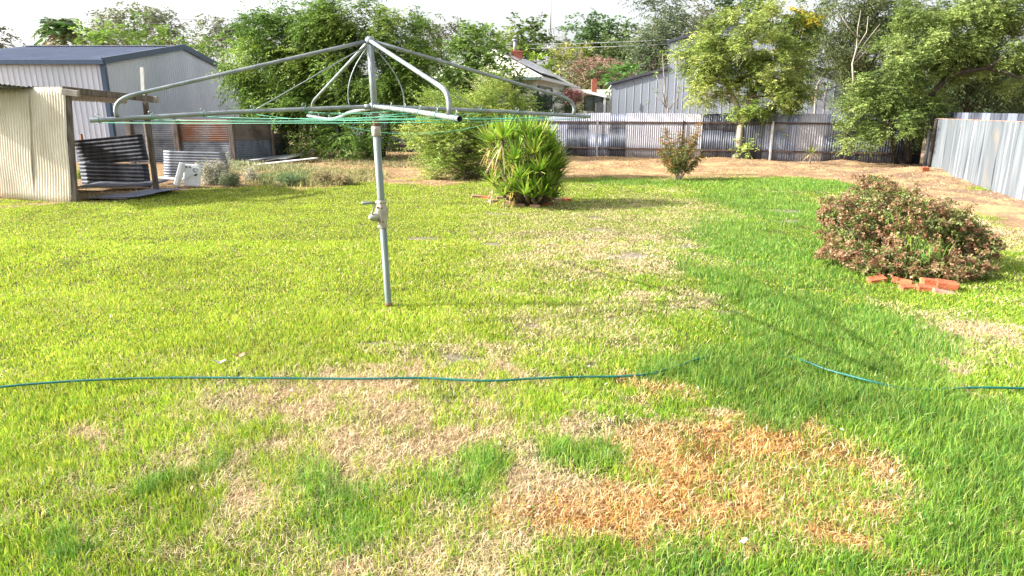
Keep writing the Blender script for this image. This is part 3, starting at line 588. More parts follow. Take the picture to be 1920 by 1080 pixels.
# --- russet bush with bricks
def red_bush():
    rng = np.random.default_rng(31); b = G(1700, 505); t = thing('russet_bush', 'low rounded bush of dried reddish brown flower heads with bricks at its foot', 'bush', (b.x, b.y, 0))
    blobs = []
    for px, py, rx, ry, D in ((1640,390,62,48,8.7),(1700,430,95,70,8.4),(1600,440,60,55,8.5),(1580,480,42,30,8.3),(1760,430,65,48,8.3),(1800,450,52,45,8.2),(1820,480,40,34,8.1),(1690,490,110,30,7.9),(1640,350,34,20,8.9),(1780,500,60,24,7.8),(1620,480,60,28,8.1),(1560,410,30,34,8.8),(1640,498,50,22,7.9),(1740,515,60,22,7.75),(1820,512,36,26,7.7),(1690,512,50,18,7.8),(1845,470,28,26,8.0)):
        c = V(px, py, D); blobs.append((np.array(c), np.array([rx * D / FPX, rx * D / FPX * .8, ry * D / FPX])))
    out = []; stems = MB()
    for c, r in blobs:
        area = math.pi * r[0] * r[2]; nc = int(area * 420 + 20); u = norm(rng.normal(0, 1, (nc, 3))); u[:, 2] = np.abs(u[:, 2]) * 1.0 - .45 * rng.random(nc)
        u = norm(u) * rng.uniform(.4, 1.2, (nc, 1)) ** (1 / 2); cc = c + u * r
        brown = rng.random(nc) < .60 + 1.5 * (.5 * vnoise(cc[:, 0], cc[:, 2] + cc[:, 1], .13) + .5 * vnoise(cc[:, 0] + 4, cc[:, 2] + cc[:, 1], .4) - .5)
        pb = np.array([(.28,.16,.085),(.35,.21,.125),(.20,.10,.055),(.45,.31,.19)])[rng.integers(0, 4, nc)]; pg = np.array([(.20,.24,.07),(.15,.19,.05),(.27,.30,.10),(.11,.14,.045)])[rng.integers(0, 4, nc)]
        col = np.where(brown[:, None], pb, pg)
        rep = 4; idx = np.repeat(np.arange(nc), rep); C = cc[idx] + rng.normal(0, .013, (nc * rep, 3))
        out.append(sprays(rng, C, rng.normal(0, 1, (nc * rep, 3)) + [0, 0, .3], np.full(nc * rep, .035), 4, .033, .026, .1, col[idx], .2, .6))
        # sprigs reaching out of the dome
        for k in range(max(2, int(area * 14))):
            uu = norm(rng.normal(0, 1, (1, 3)))[0]; uu[2] = abs(uu[2]); e0_ = c + uu * r * .95; e1_ = e0_ + uu * rng.uniform(.05, .16) + rng.normal(0, .02, 3)
            stems.tube([e0_, e1_], [.004, .002], 4); m_ = 26; uo = rng.random((m_, 1)); Cs = e0_ * (1 - uo) + e1_ * uo + rng.normal(0, .018, (m_, 3)); bb = np.array([(.29,.17,.09),(.36,.22,.13),(.17,.20,.07)])[rng.integers(0, 3, m_)]
            out.append(sprays(rng, Cs, rng.normal(0, 1, (m_, 3)), np.full(m_, .03), 3, .032, .022, .1, bb, .2, .6))
        # olive leaves lower down each twig
        n2 = nc; C = cc + norm(c - cc) * .07 + rng.normal(0, .02, (nc, 3))
        out.append(sprays(rng, C, rng.normal(0, 1, (nc, 3)), np.full(nc, .06), 5, .034, .017, .1, pg, .3, .5))
        for k in range(16):
            e = cc[rng.integers(nc)]; limb(stems, (b.x + (e[0] - b.x) * .35, b.y + (e[1] - b.y) * .35, 0), e, .009, .003, rng, 4, .05, .04, 5)
    v, q, tt, c = merge(out); v[:, 2] = np.maximum(v[:, 2], .015); np_mesh('foliage', v, q, tt, c, M['leaf'], t)
    stems.build('stem', M['bark'], t)
    pt = []
    for px, py, D, n, L in ((1700,490,7.75,26,.26),(1690,420,8.1,24,.28),(1735,400,8.2,30,.26),(1750,470,7.7,30,.28),(1660,520,7.6,20,.2),(1790,500,7.6,16,.2),(1720,455,7.9,20,.28)):
        c = V(px, py, D); P_ = np.array(c) + rng.normal(0, .07, (n, 3)) * [1.3, .6, .5] - [0, 0, .1]
        pt.append(blades(P_, L * rng.uniform(.5, 1.1, n), np.full(n, .010), np.abs(rng.normal(.4, .25, n)), rng.random(n) * 6.3, pick(rng, n, [(.12,.30,.05),(.18,.36,.06),(.30,.40,.08)]), True))
    v, q, tt, c = merge(pt); v[:, 2] = np.maximum(v[:, 2], 0.0); tag(np_mesh('tall_grass', v, q, tt, c, M['blade']), 'tall green grass growing up through the russet bush', 'grass', kind='stuff')
red_bush()
def brick(px, py, rz, tilt, m, lab, size=(.20, .10, .070), z=None, grp=None):
    g = G(px, py); o = MB().box((0, 0, 0), size).build('brick', M[m], None, .006)
    o.location = (g.x, g.y, float(gz(g.x, g.y)) + (size[2] * .42 if z is None else z)); o.rotation_euler = (tilt[0], tilt[1], rz); tag(o, lab, 'brick', grp)
    return o
GB = 'bricks at the foot of the russet bush'
brick(1643, 529, .15, (.25, -.12), 'brick', 'orange brick lying apart, leftmost at the foot of the russet bush', grp=GB)
brick(1690, 531, -.5, (-.3, .15), 'brick', 'tilted orange brick second from the left by the russet bush', grp=GB)
brick(1704, 541, .1, (.1, 0), 'brick', 'orange brick half sunk in grass in front of the tilted one', z=.01, grp=GB)
brick(1741, 540, -.1, (0, .1), 'brick', 'orange brick on top, between the tilted one and the end one', (.16, .11, .076), z=.07, grp=GB)
brick(1737, 544, -.15, (.1, .05), 'brick', 'flat orange brick below the short upper one by the russet bush', z=.02, grp=GB)
brick(1773, 543, -.25, (.15, .1), 'brick', 'bright orange brick at the right end of the group', (.21, .12, .076), z=.06, grp=GB)
brick(1768, 549, -.3, (0, .15), 'brickdull', 'sunken brick beneath the right end brick by the russet bush', z=0.0, grp=GB)
brick(1731, 324, .1, (0, 0), 'brick', 'single orange brick lying on the bare earth near the right corner', (.23, .2, .14))
GY = 'old bricks ringing the yucca'
for px, py, rz, m, lab in ((893,371,.2,'brickdull','dull brick at the far left end of the ring round the yucca'), (912,373,-.3,'brick','orange brick, second from the left in the yucca ring'), (925,380,.5,'brickdull','sunken dull brick front left in the yucca ring'),
        (958,383,-.1,'brickdull','pale dusty brick in front of the yucca, left of its stems'), (975,388,.1,'brickdull','flat brown brick nearest the camera in the yucca ring'), (1003,390,-.05,'brickdull','dusty half buried brick at the front middle of the ring'),
        (1024,386,.05,'brick','reddish brick at the front right of the yucca ring'), (1045,378,.3,'brickdull','brown brick right of the yucca stems in the ring'), (1062,377,-.2,'brick','orange brick at the right end of the yucca ring'), (940,374,.1,'brickdull','worn brick close behind the left arc of the ring')):
    brick(px, py, rz, (.08, .05), m, lab, z=.025, grp=GY)

# ------------------------------------------------------------ rotary clothesline
def clothesline():
    base = G(729, 578); b = Vector((base.x, base.y, 0)); hub = V(702, 200, 6.47); top = V(693, 71, 6.45); up = (top - Vector((b.x, b.y, 0))).normalized()
    P = lambda z: b + up * z
    t = thing('rotary_clothesline', 'galvanised rotary clothesline with four arms and green lines on the lawn', 'clothesline', tuple(b))
    MB().tube([P(-.1), P(.02), P(.80)], .032, 20).build('lower_pole', M['galvpaint'], t)
    MB().tube([P(.025), P(.06)], [.036, .033], 16).build('base_rust', M['rust'], t)
    MB().tube([P(1.02), P(1.08), P(1.70)], [.034, .034, .034], 20).build('outer_tube', M['galvpaint'], t)
    MB().tube([P(1.66), P(1.67), P(1.74), P(1.75)], [.038, .043, .043, .038], 20).build('collar', M['cast'], t)
    MB().tube([P(1.73), P(1.86)], .0275, 16).build('rusty_tube', M['rust'], t)
    MB().tube([P(1.80), P(top.z - .03)], .030, 20).build('upper_pole', M['galv'], t)
    hb = MB(); hb.tube([hub - up * .035, hub - up * .03, hub + up * .03, hub + up * .035], [.036, .042, .042, .036], 20); hubp = hb.build('hub', M['galv'], t)
    MB().tube([top - up * .05, top - up * .045, top - up * .01, top + up * .012], [.034, .042, .042, .02], 18).build('top_cap', M['galv'], t)
    # winch housing
    zc = .955
    hs = MB(); hs.tube([P(.80), P(.805), P(.83), P(.835), P(.97), P(1.035), P(1.04), P(1.065), P(1.07)], [.034, .040, .040, .042, .064, .042, .044, .044, .036], 8)
    hs.tube([P(.925), P(.925) + Vector((-.07, -.03, -.012)), P(.925) + Vector((-.11, -.045, -.014)), P(.925) + Vector((-.12, -.05, -.014))], [.045, .040, .028, .012], 14)
    hsg = hs.build('winch_housing', M['cast'], t, .003)
    for (dx, z) in ((.012, 1.0), (.012, .87), (-.028, 1.005), (-.03, .875)):
        q = P(z) + Vector((dx, -.052 if z > .95 else -.05, 0)); MB().tube([q + Vector((0, .02, 0)), q + Vector((0, -.006, 0))], .0085, 10).build('bolt', M['rust'], hsg)
    for z in (1.052, .817):
        MB().tube([P(z) + Vector((-.05, -.02, 0)), P(z) + Vector((.055, -.02, 0))], .010, 8).build('clamp_bolt', M['cast'], hsg)
    kb = P(.93) + Vector((-.085, -.055, .01))
    cr = MB().tube([kb, kb + Vector((.02, -.01, .06)), kb + Vector((.035, -.01, .115))], [.009, .008, .009], 10).build('crank', M['cast'], t)
    MB().tube([kb + Vector((.03, -.012, .112)), kb + Vector((-.02, -.02, .112)), kb + Vector((-.075, -.02, .110)), kb + Vector((-.09, -.02, .110))], [.010, .012, .016, .010], 12).build('handle', M['galvpaint'], cr)
    # arms with bent struts
    AZ = dict(L=199, R=25, N=-66, F=121); tipz = dict(L=1.812, R=1.825, N=1.842, F=1.825); A = 2.3
    arm = {}
    for key, a in AZ.items():
        a = R(a); d = Vector((math.cos(a), math.sin(a), 0))
        if key == 'F': prof = [(0.04, hub.z - .01), (.8, 1.865), (1.15, 1.80), (1.5, 1.79), (2.3, tipz[key])]
        else: prof = [(.04, hub.z), (1.2, hub.z + (tipz[key] - hub.z) * .42), (A, tipz[key])]
        pz = lambda r, prof=prof: float(np.interp(r, [p[0] for p in prof], [p[1] for p in prof]))
        rs = np.linspace(.04, A, 14); pts = [hub + d * r + Vector((0, 0, pz(r) - hub.z)) for r in rs]
        if key == 'F':  # smooth its bend
            zs = [p.z for p in pts]; pts = [Vector((p.x, p.y, (zs[max(i-1,0)] + zs[i] * 2 + zs[min(i+1,13)]) / 4)) for i, p in enumerate(pts)]
        am = MB().tube(pts, .0185, 14, cap=False)
        e = (pts[-1] - pts[-2]).normalized(); am.tube([pts[-1], pts[-1] - e * .06], [.0145, .0145], 12, cap=False)
        ao = am.build('arm', M['galv'], t); arm[key] = lambda r, d=d, pz=pz: hub + d * r + Vector((0, 0, pz(r) - hub.z))
        # annular lip, and a dark disc painting the shade inside the tube
        MB().tube([pts[-1] - e * .05, pts[-1] - e * .045], .0145, 12).build('bore_shade', M['dark'], ao)
        MB().tube([pts[0] - e * .01, pts[0] + e * .05], .024, 14).build('socket', M['galv'], ao)
        for r in (.62, 1.05, 1.45, 1.85, 2.24):
            q = arm[key](r); hk = MB(); ring = [q + Vector((0, 0, .018)) + d.cross(Vector((0, 0, 1))) * 0 + (d * math.cos(s) * .016 + Vector((0, 0, 1)) * (math.sin(s) * .016 + .016)) for s in np.linspace(-1.2, 4.3, 10)]
            hk.tube(ring, .003, 6); hk.build('line_hook', M['galv'], ao)
            bd = MB(); n_ = d.cross(Vector((0, 0, 1))); bd.tube([q + (n_ * math.cos(s) + Vector((0, 0, 1)) * math.sin(s)) * .0205 for s in np.linspace(0, 6.28, 12)], .0028, 5); bd.build('line_wrap', M['wire'], ao)
        # strut: straight down from the cap, then a bend into the arm
        rb = 2.10; foot = arm[key](rb) + Vector((0, 0, .015)); kn = arm[key](rb) + Vector((0, 0, .165)) + d * -.03; s0 = top - up * .03 + d * .03
        pts2 = [s0 + (kn - s0) * k / 6 * .93 for k in range(7)]; a0 = pts2[-1]; ctl = kn + d * .07 + Vector((0, 0, -.01))
        for k in range(1, 8):
            u = k / 7; pts2.append(a0 * (1 - u) ** 2 + ctl * 2 * u * (1 - u) + foot * u ** 2)
        MB().tube(pts2, [.0165] * 13 + [.0175], 14).build('strut', M['galv'], t)
    # thin stays
    for key, r, bow in (('L', 1.05, 0), ('L', .22, .09), ('R', .28, .10), ('R', 1.05, 0)):
        e = arm[key](r); s0 = top - up * .05; m_ = s0.lerp(e, .55) + Vector((e.x - hub.x, e.y - hub.y, 0)).normalized() * bow * 1.7
        MB().tube([s0 * (1 - u) ** 2 + m_ * 2 * u * (1 - u) + e * u ** 2 for u in np.linspace(0, 1, 14)], .0048, 7).build('stay', M['galv'], t)
    for r, sag in ((.62, .015), (1.05, .02), (1.45, .02), (1.85, .015), (2.24, .006)):
        mb = MB(); ks = ['L', 'N', 'R', 'F']
        for i in range(4):
            a_, b_ = arm[ks[i]](r), arm[ks[(i + 1) % 4]](r); sg = sag
            if r == 1.45 and ks[i] == 'R': sg = .16
            if r == 1.05 and ks[i] == 'L': sg = .05
            mb.tube([a_.lerp(b_, u) - Vector((0, 0, .022 + sg * 4 * u * (1 - u))) for u in np.linspace(0, 1, 13)], .0027, 5)
        mb.build('clothes_line', M['wire'], t)
clothesline()

# ------------------------------------------------------------ garden hose and bits on the lawn
def hose():
    pts = []
    for px, py, dz in ((-260,765,0),(-120,750,0),(0,738,0),(60,732,0),(170,724,0),(300,719,0),(420,719,0),(540,722,0),(680,722,0),(790,722,0),(870,726,0),(930,726,0),(1000,721,0),(1080,716,0),(1160,716,0),(1220,712,0),(1270,700,.008),(1312,686,.012),(1360,668,-.045),(1430,662,-.045),(1480,676,-.02),(1505,690,.01),(1545,707,.015),(1590,720,.015),(1640,733,.01),(1700,740,-.012),(1770,741,-.004),(1830,740,.006),(1920,743,.008),(2050,748,0),(2200,752,0)):
        g = G(px, py); pts.append(Vector((g.x, g.y, float(gz(g.x, g.y)) + .039 + dz)))
    out = []
    for i in range(len(pts) - 1):
        p0, p1, p2, p3 = pts[max(i-1,0)], pts[i], pts[i+1], pts[min(i+2,len(pts)-1)]
        for k in range(6):
            u = k / 6; out.append(.5 * ((2*p1) + (p2-p0)*u + (2*p0-5*p1+4*p2-p3)*u*u + (3*p1-p0-3*p2+p3)*u**3))
    tag(MB().tube(out, .0082, 10).build('garden_hose', M['hose']), 'long dark green garden hose snaking across the lawn', 'hose')
hose()
for i, (px, py, s, rz, lab) in enumerate(((415,692,.05,.2,'pale dry leaf on the grass just above the left half of the hose'), (1733,626,.045,1.2,'pale dry leaf on the lawn below the russet bush'), (452,680,.06,.5,'brown curled leaf near the pale leaf left of the pole'),
        (1390,1035,.03,.3,'tiny pale leaf in the tall grass at the bottom of the lawn'))):
    g = G(px, py); mb = MB(); n = 7; z = float(gz(g.x, g.y)) + .045
    L_ = [Vector(((k / n - .5) * 2 * s, 0, .012 * math.cos(k * 1.1))) for k in range(n + 1)]; wv = [.35 * s * math.sin(math.pi * min(1, (k + .15) / (n + .3))) for k in range(n + 1)]
    for k in range(n): mb.poly([L_[k] + Vector((0, -wv[k], .006)), L_[k+1] + Vector((0, -wv[k+1], .006)), L_[k+1], L_[k]], [L_[k], L_[k+1], L_[k+1] + Vector((0, wv[k+1], .006)), L_[k] + Vector((0, wv[k], .006))])
    o = mb.build('dry_leaf', M['dryleaf'] if i != 2 else M['brickdull']); o.location = (g.x, g.y, z); o.rotation_euler = (.2, .1, rz); tag(o, lab, 'leaf')

# ------------------------------------------------------------ large pale shed, back left
def big_shed():
    x1, x0, y0, y1, ez, az = -14.55, -21.4, 25.5, 38.0, 3.58, 4.55; ym = (y0 + y1) / 2
    t = thing('metal_shed', 'large pale grey corrugated shed with navy gutter and corner trim', 'shed', (x1, y0, 0))
    corr((x0, y0, 0), (1, 0, 0), (0, 0, 1), x1 - x0, ez - .02, .20, .028, 12, 1, rib=True).build('front_wall', M['cladding'], t)
    # gable wall with sloping top
    mb = MB(); n = 250
    for i in range(n + 1):
        y = y0 + (y1 - y0) * i / n; tt = ((y - y0) / .2) % 1; h = .032 if tt < .14 or tt > .86 else 0
        zt = ez + (az - ez) * (1 - abs(y - ym) / (ym - y0)) - .04; mb.v += [(x1 + h, y, 0), (x1 + h, y, zt)]
    for i in range(n): mb.f.append((2*i, 2*i+2, 2*i+3, 2*i+1)); mb.sm.append(False)
    mb.build('gable_wall', M['cladding'], t)
    MB().poly([(x0, y0, 0), (x0, y0, ez), (x0, ym, az), (x0, y1, ez), (x0, y1, 0)], [(x0, y1, 0), (x0, y1, ez), (x1, y1, ez), (x1, y1, 0)]).build('rear_wall', M['cladding'], t)
    sl = Vector((0, ym - y0 + .12, az - ez)); 
    corr((x0 - .1, y0 - .08, ez + .02), (1, 0, 0), sl, x1 - x0 + .2, sl.length, .20, .02, 12, 1, rib=True).build('roof', M['roofblue'], t)
    sl2 = Vector((0, -(y1 - ym), az - ez)); corr((x1 + .1, y1 + .06, ez + .02), (-1, 0, 0), sl2, x1 - x0 + .2, sl2.length, .20, .02, 12, 1, rib=True).build('roof', M['roofblue'], t)
    MB().box(((x0 + x1) / 2, y0 - .12, ez - .06), (x1 - x0 + .25, .13, .17)).build('gutter', M['trim'], t, .01)
    for a, b in (((x1 + .09, y0 - .12, ez - .02), (x1 + .09, ym, az + .01)), ((x1 + .09, ym, az + .01), (x1 + .09, y1 + .1, ez - .02))):
        MB().beam(a, b, .10, .22).build('barge_board', M['trim'], t)
    MB().beam((x0, ym, az + .05), (x1 + .1, ym, az + .05), .3, .03).build('ridge_cap', M['ironpale'], t)
    MB().box((x1 + .0, y0 - .0, ez / 2 - .04), (.16, .16, ez - .12)).build('corner_trim', M['trim'], t)
big_shed()

# ------------------------------------------------------------ tumbledown lean-to, left
def lean_to():
    A, B = G(0, 373), G(132, 381); t = thing('lean_to_shed', 'tumbledown lean-to with a cream corrugated wall and an open bay', 'shed', (B.x, B.y, 0))
    d = (B - A); d.z = 0; d.normalize(); 
    hB = V(121, 163, B.y).z; lean = (V(121, 163, B.y) - B)
    upv = lean.normalized(); W = 1.05; O = B - d * W
    corr(O + Vector((0, 0, .0)), d, upv, W, lean.length, .076, .010, 8, 14, .012, .0, 3).build('wall_sheet', M['cream'], t)
    O2 = O - d * 1.0 + Vector((0, -.02, .02)); corr(O2, d, upv, 1.03, lean.length - .02, .076, .010, 8, 14, .014, .0, 5).build('wall_sheet', M['cream'], t)
    corr(O2 - d * 1.3 + Vector((0, .02, .05)), d, upv, 1.26, lean.length - .05, .076, .010, 8, 10, .012, .0, 6).build('wall_sheet', M['cream'], t)
    p0 = B + d * .07 + Vector((0, .08, 0)); q0 = V(127, 168, B.y + .08)
    MB().beam(p0 + Vector((0, 0, -.05)), q0, .10, .09).build('post', M['timber'], t, .008)
    p1 = G(294, 361); q1 = V(270, 172, p1.y); MB().beam(p1 - Vector((0, 0, .05)), q1, .10, .10).build('post', M['timber'], t, .01)
    MB().beam(q0 + Vector((-.05, -.1, .0)), V(296, 187, p1.y - .12), .05, .13).build('beam', M['timber'], t, .006)
    MB().beam(V(118, 172, B.y - .05), V(148, 176, B.y - .05), .10, .12).build('beam_end', M['palewood'], t, .006)
    MB().beam(V(276, 186, p1.y - .2), V(296, 187, p1.y - .2), .10, .14).build('beam_end', M['palewood'], t, .006)
    MB().beam(q1 + Vector((.0, -.06, -.1)), V(266, 126, p1.y - .06), .035, .075).build('white_batten', M['white'], t)
    # low roof, iron sheets on the beam sloping back and down
    n = 4; ra, rb = V(-10, 162, B.y - .1) + Vector((0, 0, .03)), V(242, 180, p1.y - .3) + Vector((0, 0, .04)); back = Vector((-1.15, 2.0, -.18))
    for i in range(n):
        a = ra.lerp(rb, i / n); b = ra.lerp(rb, (i + 1) / n); u = b - a
        corr(a - u * .03 + Vector((0, -.06, .004 * (i % 2))), u, back, u.length * 1.06, back.length, .076, .009, 6, 8, .010, .02, 20 + i).build('roof_sheet', M['iron'], t)
    a = ra + (ra - rb).normalized() * 1.6; corr(a + Vector((0, -.12, .02)), rb - ra, back, 2.4, back.length, .076, .009, 6, 8, .02, .03, 33).build('roof_sheet', M['iron'], t)
    corr(B + d * .0 + Vector((0, .14, .02)), (-.56, .83, 0), (0, 0, 1), 2.6, 1.85, .076, .010, 6, 6, .006, .02, 14).build('side_sheet', M['ironbrown'], t)
    corr(O - d * 2.2 + Vector((0, 2.1, .02)), d, (0, 0, 1), 1.7, 1.85, .076, .010, 6, 6, .006, .02, 15).build('side_sheet', M['irondark'], t)
    # broken low back wall of horizontal iron
    L0, L1 = G(155, 352), G(285, 352); L0 = V(155, 352, 17.6); L1 = V(284, 352, 17.1); L0.z = L1.z = .0; u = (L1 - L0); wd = u.length; u.normalize()
    z1 = V(155, 308, 17.6).z; z2 = V(155, 268, 17.6).z
    corr(L0 + Vector((0, 0, .02)), (0, 0, 1), u, z1 + .03, wd, .095, .0065, 10, 10, .002, 0, 8).build('back_sheet', M['irondark'], t)
    tv = Vector((0, -.22, 1)).normalized(); u2 = (u + Vector((0, 0, .085))).normalized()
    corr(L0 + Vector((0, .06, z1 - .04)), tv, u2, (z2 - z1) + .12, wd, .095, .0065, 10, 10, .002, 0, 9).build('back_sheet', M['irondark'], t)
    MB().tube([L0 + Vector((.1, .12, -.02)), L0 + Vector((.1, .12, z2 + .22))], .035, 8).build('stake', M['rust'], t)
    return p1, L0, L1
P1, L0, L1 = lean_to()
def scrap(name, label, O, U, Vd, wd, ln, m, seed, warp=.03, grp=None, cat='scrap iron'):
    o = corr(O, U, Vd, wd, ln, .076, .009, 6, 8, warp, .02, seed).build(name, M[m]); tag(o, label, cat, grp); return o
GS = 'old iron sheets lying about the lean-to'
scrap('iron_sheet', 'rusty corrugated sheet flat on the floor of the open bay', V(150, 378, 14.6) * 1, (1, 0, 0), (.15, 1, 0), 1.0, 1.9, 'ironbrown', 51, .012, GS).location.z += .06
scrap('iron_sheet', 'pale blue grey corrugated sheet lying on top at the front of the open bay', (-9.0, 14.75, .07), (.35, 1, .0), (1, -.05, .02), 1.5, .85, 'ironmid', 52, .02, GS)
scrap('iron_sheet', 'dark sheet leaning flat across the back of the open bay floor', (-10.3, 16.2, .10), (.2, 1, .08), (1, .02, .03), .76, 1.7, 'irondark', 53, .02, GS)
a = G(300, 332)
scrap('iron_sheet', 'bowed grey corrugated sheet standing low behind the white plastic panel', (-9.9, 19.6, .0), (0, .18, 1), (1, .05, -.03),   .78, 1.75, 'iron', 54, .008, GS)

# back-left fence of horizontal iron between posts
def left_fence():
    t = thing('iron_fence', 'low fence of horizontal rusty corrugated sheets between grey posts on the left', 'fence', (-12, 24, 0))
    pts = [(252,300,1.62),(338,306,1.50),(441,306,1.55),(516,300,1.38),(541,296,1.0)]
    W = [G(px, py) for px, py, h in pts]; W[0] = V(252, 300, 25.2); W[1] = V(338, 300, 25.3); W[0].z = W[1].z = 0
    mats = [('iron', 'iron'), ('iron', 'ironrust'), ('ironmid', 'ironbrown'), ('irondark', 'ironbrown')]
    for i, ((px, py, h), w_) in enumerate(zip(pts, W)):
        MB().box((w_.x, w_.y - .07, h / 2), (.17 if i < 3 else .1, .14, h + .02)).build('post', M['timber'], t, .015)
        if i < 4:
            u = W[i + 1] - w_; wd = u.length; n = 2; hh = h / 2 if i != 3 else .55
            for k in range(2):
                if i == 3 and k == 1: hh2 = .42
                else: hh2 = hh + .03
                corr(w_ + Vector((0, .03 - .02 * k, .02 + k * hh)), (0, 0, 1), u, hh2, wd, .076, .011, 6, 10, .01, .0, 60 + i * 2 + k).build('sheet', M[mats[i][k]], t)
    MB().box((-13.05, 25.0, .7), (.1, .12, 1.5)).build('stump', M['palewood'], t, .01)
left_fence()
# white plastic panel / appliance door
def appliance():
    g = G(352, 352); t = thing('broken_appliance', 'broken white plastic appliance panel propped up beside the weeds', 'scrap', (g.x, g.y, 0))
    rot = Matrix.Rotation(.12, 3, 'Z') @ Matrix.Rotation(-.25, 3, 'X') @ Matrix.Rotation(.06, 3, 'Y'); c = Vector((g.x + .12, g.y + .05, .30))
    MB().box(c, (.40, .10, .56), rot).build('panel', M['plastic'], t, .03)
    MB().box(c + rot @ Vector((-.24, -.16, -.02)), (.10, .20, .60), rot @ Matrix.Rotation(.22, 3, 'Y')).build('side_rail', M['plastic'], t, .02)
    MB().tube([c + rot @ Vector((-.10, -.16, -.14)), c + rot @ Vector((.06, -.15, .0)), c + rot @ Vector((.12, -.14, .04))], .014, 8).build('hose_stub', M['white'], t)
    for dx, dz in ((-.12, .20), (-.04, .20), (.12, .02), (.10, .0)): 
        q = c + rot @ Vector((dx, -.055, dz)); MB().box(q, (.05, .03, .03), rot).build('clip', M['dark'], t, .005)
    ring = [c + rot @ Vector((.10 + .05 * math.cos(s), -.06, .13 + .05 * math.sin(s))) for s in np.linspace(0, 5.2, 12)]
    MB().tube(ring, .006, 6).build('cable_loop', M['dark'], t)
    g2 = G(325, 345); 
    o = MB().box((g2.x - .05, g2.y, .13), (.62, .3, .05), Matrix.Rotation(.1, 3, 'Y') @ Matrix.Rotation(.2, 3, 'Z')).build('plastic_tray', M['plastic'], None, .02)
    tag(o, 'flat white plastic tray lying left of the propped panel', 'scrap')
appliance()
for i, (px0, py0, px1, py1, h, lab) in enumerate(((482,312,592,304,.05,'long white board lying nearest the lawn in the scrap pile'), (492,306,575,297,.12,'white board on top in the middle of the scrap pile'),
                               (530,304,600,292,.16,'white board at the right end, sticking up from the scrap pile'), (475,308,545,299,.08,'pale grey board at the left of the scrap pile'))):
    a, b = G(px0, py0), G(px1, py1); a.z = .06 + .03 * i; b.z = h + .1
    o = MB().beam(a, b, .34, .03).build('scrap_board', M['white'] if i != 3 else M['ironpale'], None, .01); tag(o, lab, 'board', 'boards in the scrap pile')
def weed(px, py, rx, ry, D, lab, palv, seed, n=900):
    rng = np.random.default_rng(seed); c = V(px, py, D); r = np.array([rx * D / FPX, rx * D / FPX * .7, ry * D / FPX]); t = thing('weed_clump', lab, 'weed', (c.x, c.y, 0))
    st = MB(); C, cc = [], []
    for k in range(26):
        e = np.array(c) + norm(rng.normal(0, 1, (1, 3)))[0] * r * rng.uniform(.4, 1) ; e[2] = max(e[2], .1); s = Vector((c.x + rng.normal(0, r[0] * .4), c.y + rng.normal(0, .12), 0)); limb(st, s, e, .006, .002, rng, 4, .05, .03, 4)
        for j in range(n // 26):
            u = rng.uniform(.15, 1); C.append(np.array(s.lerp(Vector(e), u)) + rng.normal(0, .045, 3)); cc.append(palv[rng.integers(len(palv))])
    C = np.array(C); v, q, tt, col = sprays(rng, C, rng.normal(0, .6, (len(C), 3)) + [0, 0, .6], np.full(len(C), .10), 5, .045, .018, .1, np.array(cc), .3)
    v[:, 2] = np.maximum(v[:, 2], .01); np_mesh('leaves', v, q, tt, col, M['straw'], t); st.build('stem', M['palebark'], t)
GREY = [(.38, .37, .28), (.46, .44, .36), (.28, .30, .18), (.55, .52, .44)]
weed(402, 320, 34, 28, 17.8, 'tall grey green weed with pale seed heads right of the white panel', GREY, 71, 1500)
weed(432, 335, 26, 14, 17.6, 'low grey green weed right of the tall pale one', [(.20, .26, .13), (.30, .33, .2)], 72)
weed(605, 330, 28, 16, 18.0, 'dry upright weed with straw seed spikes left of the clothesline pole', [(.48, .38, .22), (.38, .33, .17), (.3, .3, .14)], 73)
weed(640, 336, 26, 12, 17.9, 'straw coloured weed clump nearest the clothesline pole', [(.46, .36, .22), (.34, .30, .14)], 74)
weed(545, 336, 30, 11, 17.7, 'fresh green mat of weed left of the dry spikes', [(.13, .20, .08), (.17, .25, .11)], 75)
weed(420, 296, 10, 16, 20.0, 'thin upright pale weed in front of the horizontal iron fence', GREY, 76, 300)
weed(470, 322, 14, 14, 18.6, 'slender pale weed standing before the scrap boards', GREY, 77, 300)
weed(152, 330, 10, 22, 19.5, 'yellow green weed seen through the gap beside the cream wall', [(.30, .34, .06), (.24, .30, .05)], 78, 500)

